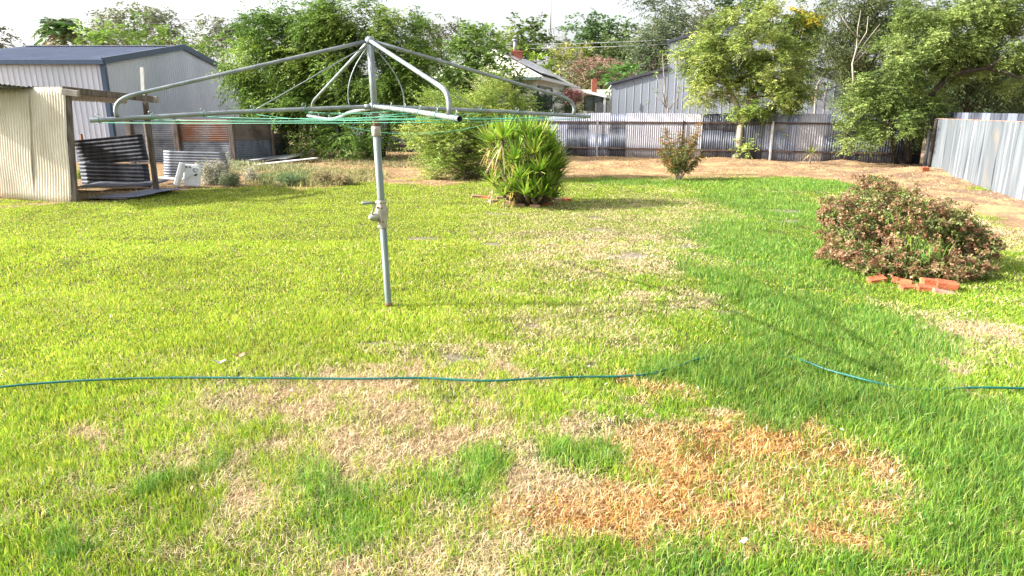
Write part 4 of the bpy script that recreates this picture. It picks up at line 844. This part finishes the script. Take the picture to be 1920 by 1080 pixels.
# ------------------------------------------------------------ back fence of upright iron sheets
FA, FB = Vector((-9.5, 33.6, 0)), Vector((14.55, 24.75, 0)); FU = (FB - FA).normalized(); FN = Vector((FU.y, -FU.x, 0))
if FN.y > 0: FN = -FN
def px_of(p):
    z = p.z - CAM_H; return 960 + FPX * p.x / (p.y * cp - z * sp)
def at_px(px):   # distance along the fence whose image column is px
    lo_, hi_ = 0, (FB - FA).length + 3
    for _ in range(40):
        m_ = (lo_ + hi_) / 2
        if px_of(FA + FU * m_) < px: lo_ = m_
        else: hi_ = m_
    return lo_
def back_fence():
    t = thing('back_fence', 'long back fence of upright corrugated iron sheets, some pale and some dark', 'fence', tuple(FA)); rng = random.Random(5)
    tones = [(0,'irondark'),(1012,'ironblue'),(1062,'irondark'),(1104,'ironpale'),(1141,'irondark'),(1173,'ironpale'),(1300,'ironpale'),(1313,'irondark'),(1450,'ironmid'),(1468,'ironmid'),(1492,'ironpale'),(1541,'irondark')]
    L = (FB - FA).length; s = 0.0; h = 1.74; marks = [at_px(t_[0]) for t_ in tones[1:]] + [L]
    edges = [0.0]
    for mk in marks:
        while mk - edges[-1] > 1.0: edges.append(edges[-1] + .76)
        if mk - edges[-1] > .12: edges.append(mk)
        else: edges[-1] = mk
    for i, (a, b) in enumerate(zip(edges[:-1], edges[1:])):
        px = px_of(FA + FU * (a + b) / 2); tone = [tn for p_, tn in tones if px >= p_][-1]; hh = h + rng.uniform(-.015, .02)
        O = FA + FU * (a - .02) + FN * (.003 * (i % 2)); 
        if tone == 'irondark' and px > 1300 and rng.random() < .3: tone = 'ironmid'
        two = tone in ('irondark', 'ironmid') and rng.random() < .75
        if two:
            zl = 1.05 + rng.uniform(-.12, .12)
            corr(O, FU, (0, 0, 1), b - a + .04, zl, .084, .011, 6, 2, .003, 0, i).build('sheet', M[tone], t)
            corr(O - FN * .008 + Vector((0, 0, zl - .08)), FU, (0, 0, 1), b - a + .04, hh - zl + .08, .084, .011, 6, 2, .003, 0, i + 90).build('sheet', M['ironmid' if rng.random() < .35 else tone], t)
        else: corr(O, FU, (0, 0, 1), b - a + .04, hh, .084, .011, 6, 3, .003, 0, i).build('sheet', M[tone], t)
        if 1104 <= px < 1141: corr(O + FN * .006, FU, (0, 0, 1), (b - a), .92, .084, .011, 6, 2, .003, 0, i).build('sheet', M['ironmid'], t)
    for z in (1.40, .36):
        MB().beam(FA + FN * .045 + Vector((0, 0, z)), FB + FN * .045 + Vector((0, 0, z)), .05, .055).build('rail', M['rail'], t)
    for px, m in ((560,'post'),(690,'post'),(840,'post'),(990,'post'),(1120,'post'),(1278,'rail'),(1443,'postw'),(1582,'rail'),(1700,'post')):
        q = FA + FU * at_px(px) + FN * .10; MB().box((q.x, q.y, .72), (.07, .05, 1.5)).build('post', M[m], t, .005)
back_fence()
def right_fence():
    A = Vector((14.45, 24.3, 0)); B = G(1920, 380); u = (B - A).normalized(); t = thing('sheet_fence', 'right hand fence of weathered flat iron sheets catching the sun', 'fence', tuple(A)); rng = random.Random(8)
    L = 17.5; s = 0; n = Vector((u.y, -u.x, 0)); 
    if n.x > 0: n = -n
    i = 0
    while s < L:
        wd = rng.uniform(.55, .95); a = A + u * s; m = ['sheetgrey', 'sheetwhite', 'sheetgrey', 'sheetgrey', 'sheetstain', 'sheetgrey', 'sheetwhite'][i % 7]
        mb = MB(); nu, nv = 8, 8; off = n * (.006 * (i % 2)); ph = rng.random() * 6; h = 1.60 + .02 * s / L * 3
        for side in (0, 1):
            for j in range(nv + 1):
                for k in range(nu + 1):
                    uu = wd * 1.03 * k / nu; bow = .012 * math.sin(math.pi * k / nu) + .006 * math.sin(uu * 9 + ph + j * .8)
                    mb.v.append(tuple(a + u * uu + off + n * (bow - .002 * side) + Vector((0, 0, h * j / nv))))
        n1 = (nu + 1) * (nv + 1)
        for j in range(nv):
            for k in range(nu):
                q = j * (nu + 1) + k; f4 = (q, q + 1, q + nu + 2, q + nu + 1); mb.f.append(f4); mb.f.append(tuple(n1 + z for z in f4[::-1])); mb.sm += [True, True]
        mb.build('sheet', M[m], t); s += wd; i += 1
    MB().beam(A - n * .05 + Vector((0, 0, 1.35)), A + u * L - n * .05 + Vector((0, 0, 1.35)), .05, .07).build('rail', M['rail'], t)
    MB().beam(A + n * .008 + Vector((0, 0, 1.605)), A + u * L + n * .008 + Vector((0, 0, 1.665)), .02, .014).build('top_edge', M['brickdull'], t)
    q = A + n * .06 + u * .5; MB().tube([(q.x, q.y, 0), (q.x, q.y, 1.75)], .06, 9).build('post', M['post'], t)
    q = A + n * .06 + u * 1.3; MB().tube([(q.x, q.y, 0), (q.x, q.y, 1.6)], .05, 9).build('post', M['darkbark'], t)
    # neighbour's fence just behind
    t2 = thing('neighbour_fence', 'dark corrugated fence top showing just above the flat sheet fence', 'fence', (A.x + .6, A.y, 0)); a = A + Vector((.75, .4, 0))
    for k in range(14):
        corr(a + u * (k * .78), u, (0, 0, 1), .79, 1.80, .084, .012, 6, 1, .002, 0, k).build('sheet', M['irondark' if k % 3 else 'ironmid'], t2)
right_fence()

# ------------------------------------------------------------ grey stepped shed beyond the fence
def grey_shed():
    a0 = R(14); r = Vector((math.cos(a0), -math.sin(a0), 0)); d = Vector((math.sin(a0), math.cos(a0), 0)); D0 = 36.5; x0 = V(1145, 205, D0).x; O = Vector((x0, D0, 0)); Zv = Vector((0, 0, 1))
    def at(px):      # distance along the front whose image column is px
        k = (px - 960) / FPX / cp * 1.0; lo_, hi_ = -1, 30
        for _ in range(40):
            m_ = (lo_ + hi_) / 2; p = O + r * m_; q = 960 + FPX * p.x / (p.y * cp)
            if q < px: lo_ = m_
            else: hi_ = m_
        return lo_
    def zat(px, py): return V(px, py, (O + r * at(px)).y).z
    t = thing('farm_shed', 'tall grey corrugated shed with lower side bays behind the back fence', 'shed', tuple(O), 0)
    xl, xm, xc, xr_ = 0, at(1249), at(1363), at(1363) * 2 - at(1249); xR = xr_ + xm
    zl, zlm, zm, zc = zat(1145, 159), zat(1249, 130), zat(1249, 80), zat(1363, 46)
    def zt(x):
        if x < xm: return zl + (zlm - zl) * (x - xl) / (xm - xl)
        if x < xc: return zm + (zc - zm) * (x - xm) / (xc - xm)
        if x < xr_: return zc + (zm - zc) * (x - xc) / (xr_ - xc)
        return zlm + (zl - zlm) * (x - xr_) / (xR - xr_)
    for nm, a, b, dy in (('side_bay_wall', xl, xm, 0), ('tall_bay_wall', xm, xr_, -.04), ('side_bay_wall', xr_, xR, 0)):
        mb = MB(); n = int((b - a) / .38) * 24
        for i in range(n + 1):
            x = a + (b - a) * i / n; tt = ((x - a) / .38) % 1; h = -.013 if tt < .05 or tt > .95 else 0; xx = min(max(x, a + 1e-3), b - 1e-3); q = O + r * x + d * (h + dy); mb.v += [tuple(q), tuple(q + Zv * zt(xx))]
        for i in range(n): mb.f.append((2*i, 2*i+2, 2*i+3, 2*i+1)); mb.sm.append(False)
        for x, xx in ((a, a + .001), (b, b - .001)):
            q = O + r * x + d * dy; mb.poly([q, q + d * 12, q + d * 12 + Zv * zt(xx), q + Zv * zt(xx)])
        mb.build(nm, M['bgrey'], t)
    for a, za, b, zb_ in ((xl - .15, zl - .03, xm, zlm), (xm - .15, zm - .03, xc, zc), (xc, zc, xr_ + .15, zm - .03), (xr_, zlm, xR + .15, zl - .03)):
        qa, qb = O + r * a - d * .14, O + r * b - d * .14
        MB().prism([qa + Zv * (za + .01), qb + Zv * (zb_ + .01), qb + Zv * (zb_ + .13), qa + Zv * (za + .13)], d * 12.3).build('roof', M['broof'], t)
    MB().tube([V(1140, 170, 36), V(1146, 160, 36)], .03, 6).build('downpipe', M['white'], t)
grey_shed()

# ------------------------------------------------------------ cream weatherboard house
def house():
    C = Vector((1.05, 33.0, 0)); az_ = R(12.5); d = Vector((math.sin(az_), math.cos(az_), 0)); l = Vector((-math.cos(az_), math.sin(az_), 0)); Zv = Vector((0, 0, 1)); ez = 3.28
    t = thing('weatherboard_house', 'cream weatherboard house with pale green iron roof and solar panels', 'house', tuple(C), 0)
    def boards(a, b, z0, z1, name='wall', m='weather', n_out=None):
        a, b = Vector(a), Vector(b); o = n_out; mb = MB(); n = int((z1 - z0) / .16)
        for i in range(n):
            za, zb = z0 + (z1 - z0) * i / n, z0 + (z1 - z0) * (i + 1) / n
            mb.poly([a + o * .03 + Zv * za, b + o * .03 + Zv * za, b + Zv * zb, a + Zv * zb], [a + Zv * za, b + Zv * za, b + o * .03 + Zv * za, a + o * .03 + Zv * za])
        return mb.build(name, M[m], t)
    Wd, Ln = 5.2, 14.0; r = -l
    boards(C, C + l * Wd, 0, ez, n_out=-d); boards(C, C + d * 9.3, 0, ez, n_out=r)
    MB().box(C + Zv * (ez / 2), (.12, .12, ez)).build('corner_post', M['white'], t)
    MB().box(C + d * 9.3 + Zv * (ez / 2), (.14, .14, ez)).build('corner_post', M['white'], t)
    # roof: hip end towards the camera
    o = .35; e0 = C - d * o + r * o + Zv * (ez - .02); e1 = C + l * (Wd + o) - d * o + Zv * (ez - .02); e2 = e0 + d * Ln; e3 = e1 + d * Ln; rz = 1.42
    ap = (e0 + e1) / 2 + d * 2.9 + Zv * rz; ap2 = (e2 + e3) / 2 - d * 2.0 + Zv * rz
    def plane(pts, name='roof'):
        MB().prism(pts, (0, 0, .05)).build(name, M['hroof'], t)
    plane([e0, e1, ap], 'hip_roof'); plane([e0, ap, ap2, e2], 'main_roof'); plane([e1, e3, ap2, ap], 'rear_roof')
    # ribs on the front hip
    mb = MB()
    for k in range(1, 26):
        f_ = k / 26; a = e1.lerp(e0, f_); top_ = min(f_, 1 - f_) * 2; mb.beam(a + Zv * .07, a.lerp(Vector((ap.x, ap.y, ap.z)) + (a - (e0 + e1) / 2) * 0, 0) + (d * 2.9 + Zv * rz) * top_ + Zv * .07, .03, .02)
    mb.build('roof_rib', M['hroof'], t)
    MB().beam(e0 + Zv * -.0 - d * .05, e1 - d * .05, .11, .12).build('gutter', M['wframe'], t); MB().beam(e0 + r * .05, e2 + r * .05, .11, .12).build('gutter', M['white'], t)
    MB().beam(e0 + Zv * .09, ap + Zv * .09, .2, .03).build('hip_cap', M['white'], t)
    # solar array on the right-hand slope
    nrm = (e2 - e0).cross(ap - e0).normalized(); nrm = nrm if nrm.z > 0 else -nrm
    sl = ((ap - e0) - d * 2.9); 
    for i in range(8):
        for j in range(2):
            if i == 0 and j == 1: pass
            a = e0 + d * (1.6 + i * 1.04 + j * 1.0) + sl * (.10 + .42 * j) + nrm * .17
            MB().prism([a, a + d * 1.0, a + d * 1.0 + sl * .40, a + sl * .40], nrm * .035).build('solar_panel', M['solar'], t)
    # chimneys
    c1 = V(969, 118, 38.5); mb = MB().box((c1.x, c1.y, c1.z + .02), (.56, .56, 1.1)); mb.box((c1.x, c1.y, c1.z + .56), (.62, .62, .08)); ch = mb.build('chimney', M['brickwall'], t)
    MB().tube([(c1.x - .1, c1.y, c1.z + .6), (c1.x - .1, c1.y, c1.z + 1.12)], .09, 10).tube([(c1.x - .1, c1.y, c1.z + 1.12), (c1.x - .1, c1.y, c1.z + 1.2)], .15, 10).build('flue', M['ironpale'], ch)
    c2 = V(1114, 161, 44.0); MB().box(c2, (.32, .32, .8)).build('chimney', M['brickwall'], t)
    # windows
    def window(a, b, z0, z1, out, nm='window'):
        a, b = Vector(a), Vector(b); c = (a + b) / 2; L_ = (b - a).length; u = (b - a).normalized(); q = u.to_track_quat('X', 'Z').to_matrix()
        fr = MB()
        for (cc, sz) in ((c + Zv * z0, (L_, .08, .08)), (c + Zv * z1, (L_, .08, .08)), (a + Zv * (z0 + z1) / 2, (.08, .08, z1 - z0)), (b + Zv * (z0 + z1) / 2, (.08, .08, z1 - z0)), (c + Zv * (z0 + z1) / 2, (.05, .06, z1 - z0))):
            fr.box(cc + out * .06, sz, q)
        f_ = fr.build(nm, M['wframe'], t); MB().box(c + out * .045 + Zv * (z0 + z1) / 2, (L_ - .08, .02, z1 - z0 - .08), q).build('pane', M['glass'], f_)
    window(C + d * .6, C + d * 4.6, 1.6, 2.95, r); window(C + l * .6, C + l * 2.0, 1.9, 2.9, -d)
    # rear wing and verandah
    W0 = C + d * 9.3; W1 = W0 + r * 4.6 + d * 3
    boards(W0 + d * 3.2, W0 + d * 3.2 + r * 5, 0, 3.1, 'wing_wall', n_out=-d)
    window(W0 + d * 3.2 + r * .9, W0 + d * 3.2 + r * 2.0, 1.2, 2.7, -d)
    va = W0 - d * .2 + r * o + Zv * (ez - .12); vb = va + r * 2.2 - Zv * .50; MB().prism([va, va + d * 5, vb + d * 5, vb], (0, 0, .05)).build('verandah_roof', M['hroof'], t)
    MB().beam(va - Zv * .04 - d * .03, vb - Zv * .04 - d * .03, .05, .14).build('verandah_beam', M['white'], t); MB().beam(vb - Zv * .06, vb + d * 5 - Zv * .06, .06, .12).build('verandah_beam', M['white'], t)
    for k in (0.1, 2.4, 4.8): 
        q = vb + d * k - r * .1; MB().box((q.x, q.y, (vb.z - .1) / 2), (.11, .11, vb.z - .1)).build('verandah_post', M['white'], t)
    return W0, d, r
W0, hd, hr = house()
p = W0 + hd * 2.4 + hr * 2.0; o = MB().box((p.x, p.y, 1.15), (.65, .6, 2.3)).tube([(p.x, p.y, 2.3), (p.x, p.y, 2.35)], .2, 12).build('water_heater', M['tank'], None, .04); tag(o, 'grey upright water heater on the verandah of the cream house', 'water heater')
p = W0 + hd * 2.2 + hr * 1.3; o = MB().box((p.x, p.y, .9), (.5, .4, 1.8), Matrix.Rotation(.3, 3, 'Z')).build('timber_board', M['weather'], None, .02); tag(o, 'cream board leaning on the verandah wall left of the heater', 'board')

# ------------------------------------------------------------ radio mast, palm, wires
def mast():
    D = 60; b = V(1030, 205, D); top = V(1031, -40, D); t = thing('radio_mast', 'tall thin lattice radio mast rising behind the cream house', 'mast', (b.x, D, 0)); mb = MB(); h = V(1031, 0, D).z; w_ = .28
    cs = [(w_ * math.cos(a), w_ * math.sin(a)) for a in (0.3, 2.4, 4.5)]
    for cx, cy in cs: mb.tube([(b.x + cx, D + cy, 0), (b.x + cx, D + cy, h - 2.2)], .035, 5)
    z = 0
    while z < h - 2.6:
        for i in range(3):
            a, c = cs[i], cs[(i + 1) % 3]; mb.tube([(b.x + a[0], D + a[1], z), (b.x + c[0], D + c[1], z + .5)], .018, 4)
        z += .5
    mb.build('lattice', M['mast'], t); MB().tube([(b.x, D, h - 2.4), (b.x, D, h + 1.5)], [.06, .03], 8).build('antenna', M['mast'], t)
mast()
def palm():
    rng = np.random.default_rng(81); D = 55; c = V(116, 60, D); t = thing('palm_tree', 'palm tree with ragged fronds beyond the roof of the pale shed', 'palm', (c.x, D, 0))
    MB().tube([(c.x, D, 0), (c.x + .1, D, c.z * .5), (c.x, D, c.z)], [.32, .26, .22], 10).build('trunk', M['bark'], t); P_ = []
    n = 44; ph = np.arange(n) * 2.4; th = np.linspace(.15, 2.1, n) + rng.normal(0, .1, n)
    Dv = np.stack([np.cos(ph) * np.sin(th), np.sin(ph) * np.sin(th), np.cos(th)], 1); pl = np.array([(.06,.13,.03),(.09,.17,.04),(.12,.15,.06)])[rng.integers(0, 3, n)]; pl[th > 1.7] = (.22,.17,.10)
    v, q, tt, col = sprays(rng, np.array([c] * n) + Dv * .2, Dv, np.full(n, 2.0), 26, .70, .15, .6, pl, .3, .12); np_mesh('crown', v, q, tt, col, M['leaf'], t)
palm()
def wire(a, b, sag, lab, r=.012):
    mb = MB(); mb.tube([a.lerp(b, u) - Vector((0, 0, sag * 4 * u * (1 - u))) for u in np.linspace(0, 1, 25)], r, 5); tag(mb.build('overhead_wire', M['cable']), lab, 'power line', 'overhead power lines')
wire(V(-400, -36, 40), V(560, 40, 64), .6, 'top overhead wire crossing the sky at the left', .016)
wire(V(-400, -20, 40), V(560, 48, 64), .6, 'second overhead wire from the top at the left', .016)
wire(V(-400, -8, 40), V(560, 54, 64), .6, 'third overhead wire from the top at the left', .016)
wire(V(-400, 52, 60), V(560, 72, 64), .3, 'lower overhead wire behind the palm crown at the left', .016)
wire(V(-400, 60, 60), V(560, 78, 64), .3, 'lowest overhead wire just above the palm at the left', .016)
wire(V(560, 70, 64), V(1300, 72, 50), .5, 'upper overhead wire running behind the chimney and mast', .022)
wire(V(560, 78, 64), V(1300, 80, 50), .5, 'lower overhead wire running behind the chimney and mast', .022)
pp = V(562, 24, 64); t = thing('power_pole', 'power pole with a crossarm showing above the feathery trees', 'power pole', (pp.x, 64, 0))
MB().tube([(pp.x, 64, 0), (pp.x, 64, pp.z)], [.2, .13], 9).build('pole', M['bark'], t); MB().box((pp.x, 64, pp.z - .4), (2.2, .12, .14)).build('crossarm', M['bark'], t)

# ------------------------------------------------------------ trees and shrubs beyond the fences
def bt(name, label, cat, blobs, D, kind, seed, tr=.2, bark='bark', limbs=16, px=None, grp='trees beyond the fences'):
    cx = px if px is not None else sum(b[0] for b in blobs) / len(blobs); g = V(cx, 205, D)
    return tree(name, label, cat, (g.x, g.y), blobs, D, kind, tr=tr, bark=bark, seed=seed, limbs=limbs, group=grp, twigs=False)
bt('gum_tree', 'wide olive gum tree above the ridge of the pale shed', 'tree', [(255,40,48,26),(215,52,32,22),(300,55,36,24),(240,70,50,16),(200,75,20,16),(325,72,18,12)], 62, GUM, 101, .3, 'palebark', 26)
bt('gum_tree', 'smaller olive gum tree right of the wide one, nearest the feathery trees', 'tree', [(425,48,40,16),(395,60,30,18),(450,62,30,16),(370,72,26,12),(470,52,18,12)], 66, GUM, 102, .3, 'palebark', 20)
bt('leafy_tree', 'bright green tree peeping over the pale shed beside the palm', 'tree', [(178,72,26,16),(225,76,26,14),(200,82,40,12)], 46, pal(BROAD, (.15,.24,.05), (.20,.30,.06)), 103)
bt('leafy_tree', 'bright green tree over the shed ridge, below the wide gum', 'tree', [(275,72,32,15),(320,80,34,10),(390,82,40,10)], 45, pal(BROAD, (.17,.26,.05), (.12,.20,.04)), 104)
bt('gum_tree', 'dark gum tree at the far left edge above the shed roof', 'tree', [(-5,78,18,16),(12,90,14,10),(-30,85,30,20)], 60, pal(GUM, (.07,.07,.05), (.09,.10,.05)), 105)
bt('gum_tree', 'grey brown gum tree above the right end of the feathery crowns', 'tree', [(800,62,24,20),(825,55,14,14),(850,72,28,18),(780,50,18,14),(880,85,24,12)], 55, pal(GUM, (.12,.13,.08), (.09,.10,.05)), 106, .25, 'palebark')
bt('leafy_tree', 'round topped tree with coarse leaves just left of the mast', 'tree', [(985,75,24,22),(1008,92,18,18),(975,105,22,18),(1005,68,14,12)], 58, pal(BROAD, (.10,.15,.035), (.07,.11,.03), ll=.2), 107)
bt('leafy_tree', 'thin yellow green tree behind the brick chimney', 'tree', [(958,85,16,12),(945,95,16,14),(930,95,20,18)], 56, pal(BROAD, (.17,.22,.05), (.13,.18,.04)), 108)
bt('gum_tree', 'pale wispy gum tree immediately right of the mast', 'tree', [(1045,66,14,16),(1042,95,14,16),(1060,80,12,18),(1050,115,14,12)], 62, pal(dict(GUM, dens=36), (.22,.23,.17), (.15,.16,.10)), 109, .22, 'palebark')
bt('leafy_tree', 'broad bright green tree right of the mast', 'tree', [(1120,60,32,18),(1090,75,28,24),(1150,68,34,18),(1175,75,22,20),(1110,95,40,20)], 64, pal(BROAD, (.10,.17,.06), (.13,.20,.07), (.08,.14,.05)), 110, .3, limbs=24)
bt('leafy_tree', 'olive green rounded tree in front of the broad green one', 'tree', [(1165,95,30,20),(1145,112,30,20),(1180,118,24,20)], 57, pal(BROAD, (.10,.15,.045), (.08,.12,.035)), 111)
bt('shrub', 'small lime green tree left of the solar panels', 'tree', [(1008,112,18,10),(1000,118,16,8)], 52, pal(BROAD, (.22,.32,.04), (.17,.27,.04)), 112)
bt('shrub', 'golden green shrub behind the solar roof', 'shrub', [(1070,112,26,12),(1055,124,26,12),(1095,108,16,10)], 54, pal(BROAD, (.26,.27,.06), (.18,.21,.05)), 113)
ol = bt('oleander', 'large oleander with reddish flowers behind the cream house roof', 'shrub', [(1115,125,30,18),(1140,135,34,22),(1095,135,26,14),(1160,145,30,16),(1120,150,40,16)], 50, pal(SHEOAK, (.20,.18,.09), (.17,.19,.09), (.25,.18,.12), (.14,.18,.07)), 114)
bt('shrub', 'leafy green shrub against the left roof edge of the grey shed', 'shrub', [(1165,140,26,10),(1185,136,22,10),(1150,152,16,10)], 41, pal(BROAD, (.07,.15,.03), (.12,.22,.05)), 115)
bt('conifer_tree', 'tall grey green conifer beside the step of the grey shed', 'tree', [(1238,25,30,34),(1225,70,34,30),(1250,80,28,34),(1215,110,28,24),(1240,5,20,22),(1232,135,28,18),(1260,40,18,26),(1205,75,16,18)], 52, SHEOAK, 116, .35, 'bark', 30, px=1228)
bt('gum_tree', 'tall gum tree with pale limbs between the conifer and the fence tree', 'tree', [(1300,20,26,26),(1335,15,18,22),(1315,45,20,20),(1280,45,18,20),(1340,40,12,18),(1310,75,16,20)], 58, pal(GUM, (.17,.18,.10), (.12,.14,.08)), 117, .35, 'palebark', 26)
bt('leafy_tree', 'dark leafy tree top behind the light green fence tree', 'tree', [(1385,15,26,16),(1410,5,30,20)], 48, pal(BROAD, (.06,.10,.04), (.08,.13,.05)), 118)
bt('autumn_tree', 'tree with yellow tinted leaves at the top right of the grey shed', 'tree', [(1460,15,55,28),(1500,50,35,40),(1490,110,30,40),(1470,70,40,40),(1520,150,24,20),(1500,185,20,16)], 31, dict(SMALL, dens=180, ll=.10, lw=.05, pal=[(.15,.22,.045),(.19,.26,.05),(.12,.18,.04),(.42,.36,.04)]), 119, .12, 'bark', 30)
PEP = dict(SHEOAK, dens=150, droop=.95, up=0, pal=[(.11,.14,.05),(.145,.17,.06),(.085,.11,.04)])
bt('pepper_tree', 'dense olive tree with bare grey twigs between the two right hand trees', 'tree', [(1560,40,60,45),(1600,90,55,50),(1550,110,50,45),(1640,50,55,50),(1590,160,40,35),(1680,20,60,40),(1580,10,60,25),(1610,215,22,20)], 34, PEP, 120, .25, 'bark', 40)
bt('pepper_tree', 'dark drooping tree behind the spreading branches on the far right', 'tree', [(1760,120,70,50),(1840,130,70,50),(1900,110,60,60),(1720,40,60,50),(1800,40,70,45),(1880,30,60,50),(1800,180,60,26),(1880,185,55,26),(1740,185,30,26)], 33, pal(PEP, (.06,.09,.032), (.08,.115,.04), (.05,.07,.026)), 121, .28, 'darkbark', 50)
bt('hedge', 'dark clipped hedge between the back fence and the cream house', 'hedge', [(985,190,26,16),(1015,193,24,13),(1045,196,24,11),(1075,200,18,10),(965,200,18,16),(1000,206,50,10)], 31.2, pal(dict(SMALL, scale=False, dens=200, ll=.10, lw=.04), (.035,.085,.025), (.05,.11,.03), (.028,.065,.02)), 122, .06, grp=None)
def blooms(px, py, rx, ry, D, n, seed, host, lab=None):
    rng = np.random.default_rng(seed); c = V(px, py, D); r = np.array([rx * D / FPX, rx * D / FPX * .6, ry * D / FPX]); u = norm(rng.normal(0, 1, (n, 3))); u[:, 1] = -np.abs(u[:, 1]); C = np.array(c) + u * r
    C = np.repeat(C, 2, 0) + rng.normal(0, .05, (n * 2, 3)); v, q, tt, col = sprays(rng, C, rng.normal(0, 1, C.shape), np.full(len(C), .06), 3, .10, .09, 0, np.array([(.42, .22, .21)] * len(C)), .1, .6); tag(np_mesh('blossom', v, q, tt, col, M['leaf'], host), kind='stuff')
fl = bt('oleander', 'small pink flowering shrub at the right end of the dark hedge', 'shrub', [(1072,184,16,10),(1062,190,14,8)], 30.9, pal(dict(SMALL, scale=False, dens=160, ll=.10, lw=.035), (.06,.11,.03), (.10,.15,.05)), 123, .05, grp=None)
blooms(1074, 180, 16, 9, 30.7, 110, 5, fl); blooms(1125, 126, 42, 16, 49.5, 105, 6, ol)
# bare sapling and leafy suckers in front of the grey shed
def sapling(label, lines, D, seed, leaves):
    rng = np.random.default_rng(seed); g = V(lines[0][0][0], 205, D); t = thing('bare_sapling', label, 'sapling', (g.x, D, 0)); mb = MB(); C = []
    for ln in lines:
        pts = [V(a, b, D) for a, b in ln]; 
        if ln is lines[0]: pts = [Vector((pts[0].x, D, 0))] + pts
        mb.tube(pts, list(np.linspace(.05 if ln is lines[0] else .028, .010, len(pts))), 6)
        for k in range(leaves): C.append(np.array(pts[-1]) + rng.normal(0, .13, 3))
    mb.build('stem', M['palebark'], t)
    if C: C = np.array(C); v, q, tt, col = sprays(rng, C, rng.normal(0, 1, C.shape), np.full(len(C), .2), 6, .12, .05, .3, np.array([(.16,.26,.05)] * len(C)), .5); np_mesh('leaves', v, q, tt, col, M['leaf'], t)
sapling('thin bare sapling with few leaves in front of the left bay of the grey shed', [[(1252,205),(1248,180),(1246,155),(1244,130),(1242,100)],[(1250,200),(1240,165),(1230,140)],[(1255,205),(1270,185),(1272,170)],[(1252,205),(1240,190),(1228,176)],[(1270,205),(1272,170),(1268,120)]], 32, 91, 4)
sapling('pale branching sapling in front of the right bay of the grey shed', [[(1528,205),(1528,180),(1532,160),(1545,135),(1555,110)],[(1528,190),(1518,170),(1508,150)],[(1545,205),(1545,180),(1555,150)],[(1528,180),(1520,165),(1500,160)]], 30.5, 92, 3)
sapling('leafless grey sapling with forked top among the olive trees on the right', [[(1600,150),(1598,120),(1606,90),(1608,55),(1614,20)],[(1606,90),(1625,60),(1628,30)],[(1604,110),(1622,80),(1650,45)],[(1606,70),(1590,50),(1575,25)],[(1600,120),(1620,100),(1630,85)]], 28.5, 93, 0)
# far woodland closing the horizon
def woodland():
    rng = np.random.default_rng(99); blobs = []
    for k in range(60):
        D = rng.uniform(85, 120); x = rng.uniform(-95, 110); r = rng.uniform(3, 5.5); blobs.append(((x, D, rng.uniform(2, 4.2)), (r, r, rng.uniform(2, 3.6))))
    (v, q, tt, c), _ = crown_mesh(rng, blobs, pal(dict(BROAD, dens=150, k=8), (.08,.12,.05), (.10,.13,.06), (.06,.10,.04)), 70); v[:, 2] = np.maximum(v[:, 2], 0)
    tag(np_mesh('distant_woodland', v, q, tt, c, M['leaf']), 'distant belt of trees closing the view behind the houses', 'woodland', kind='stuff')
woodland()
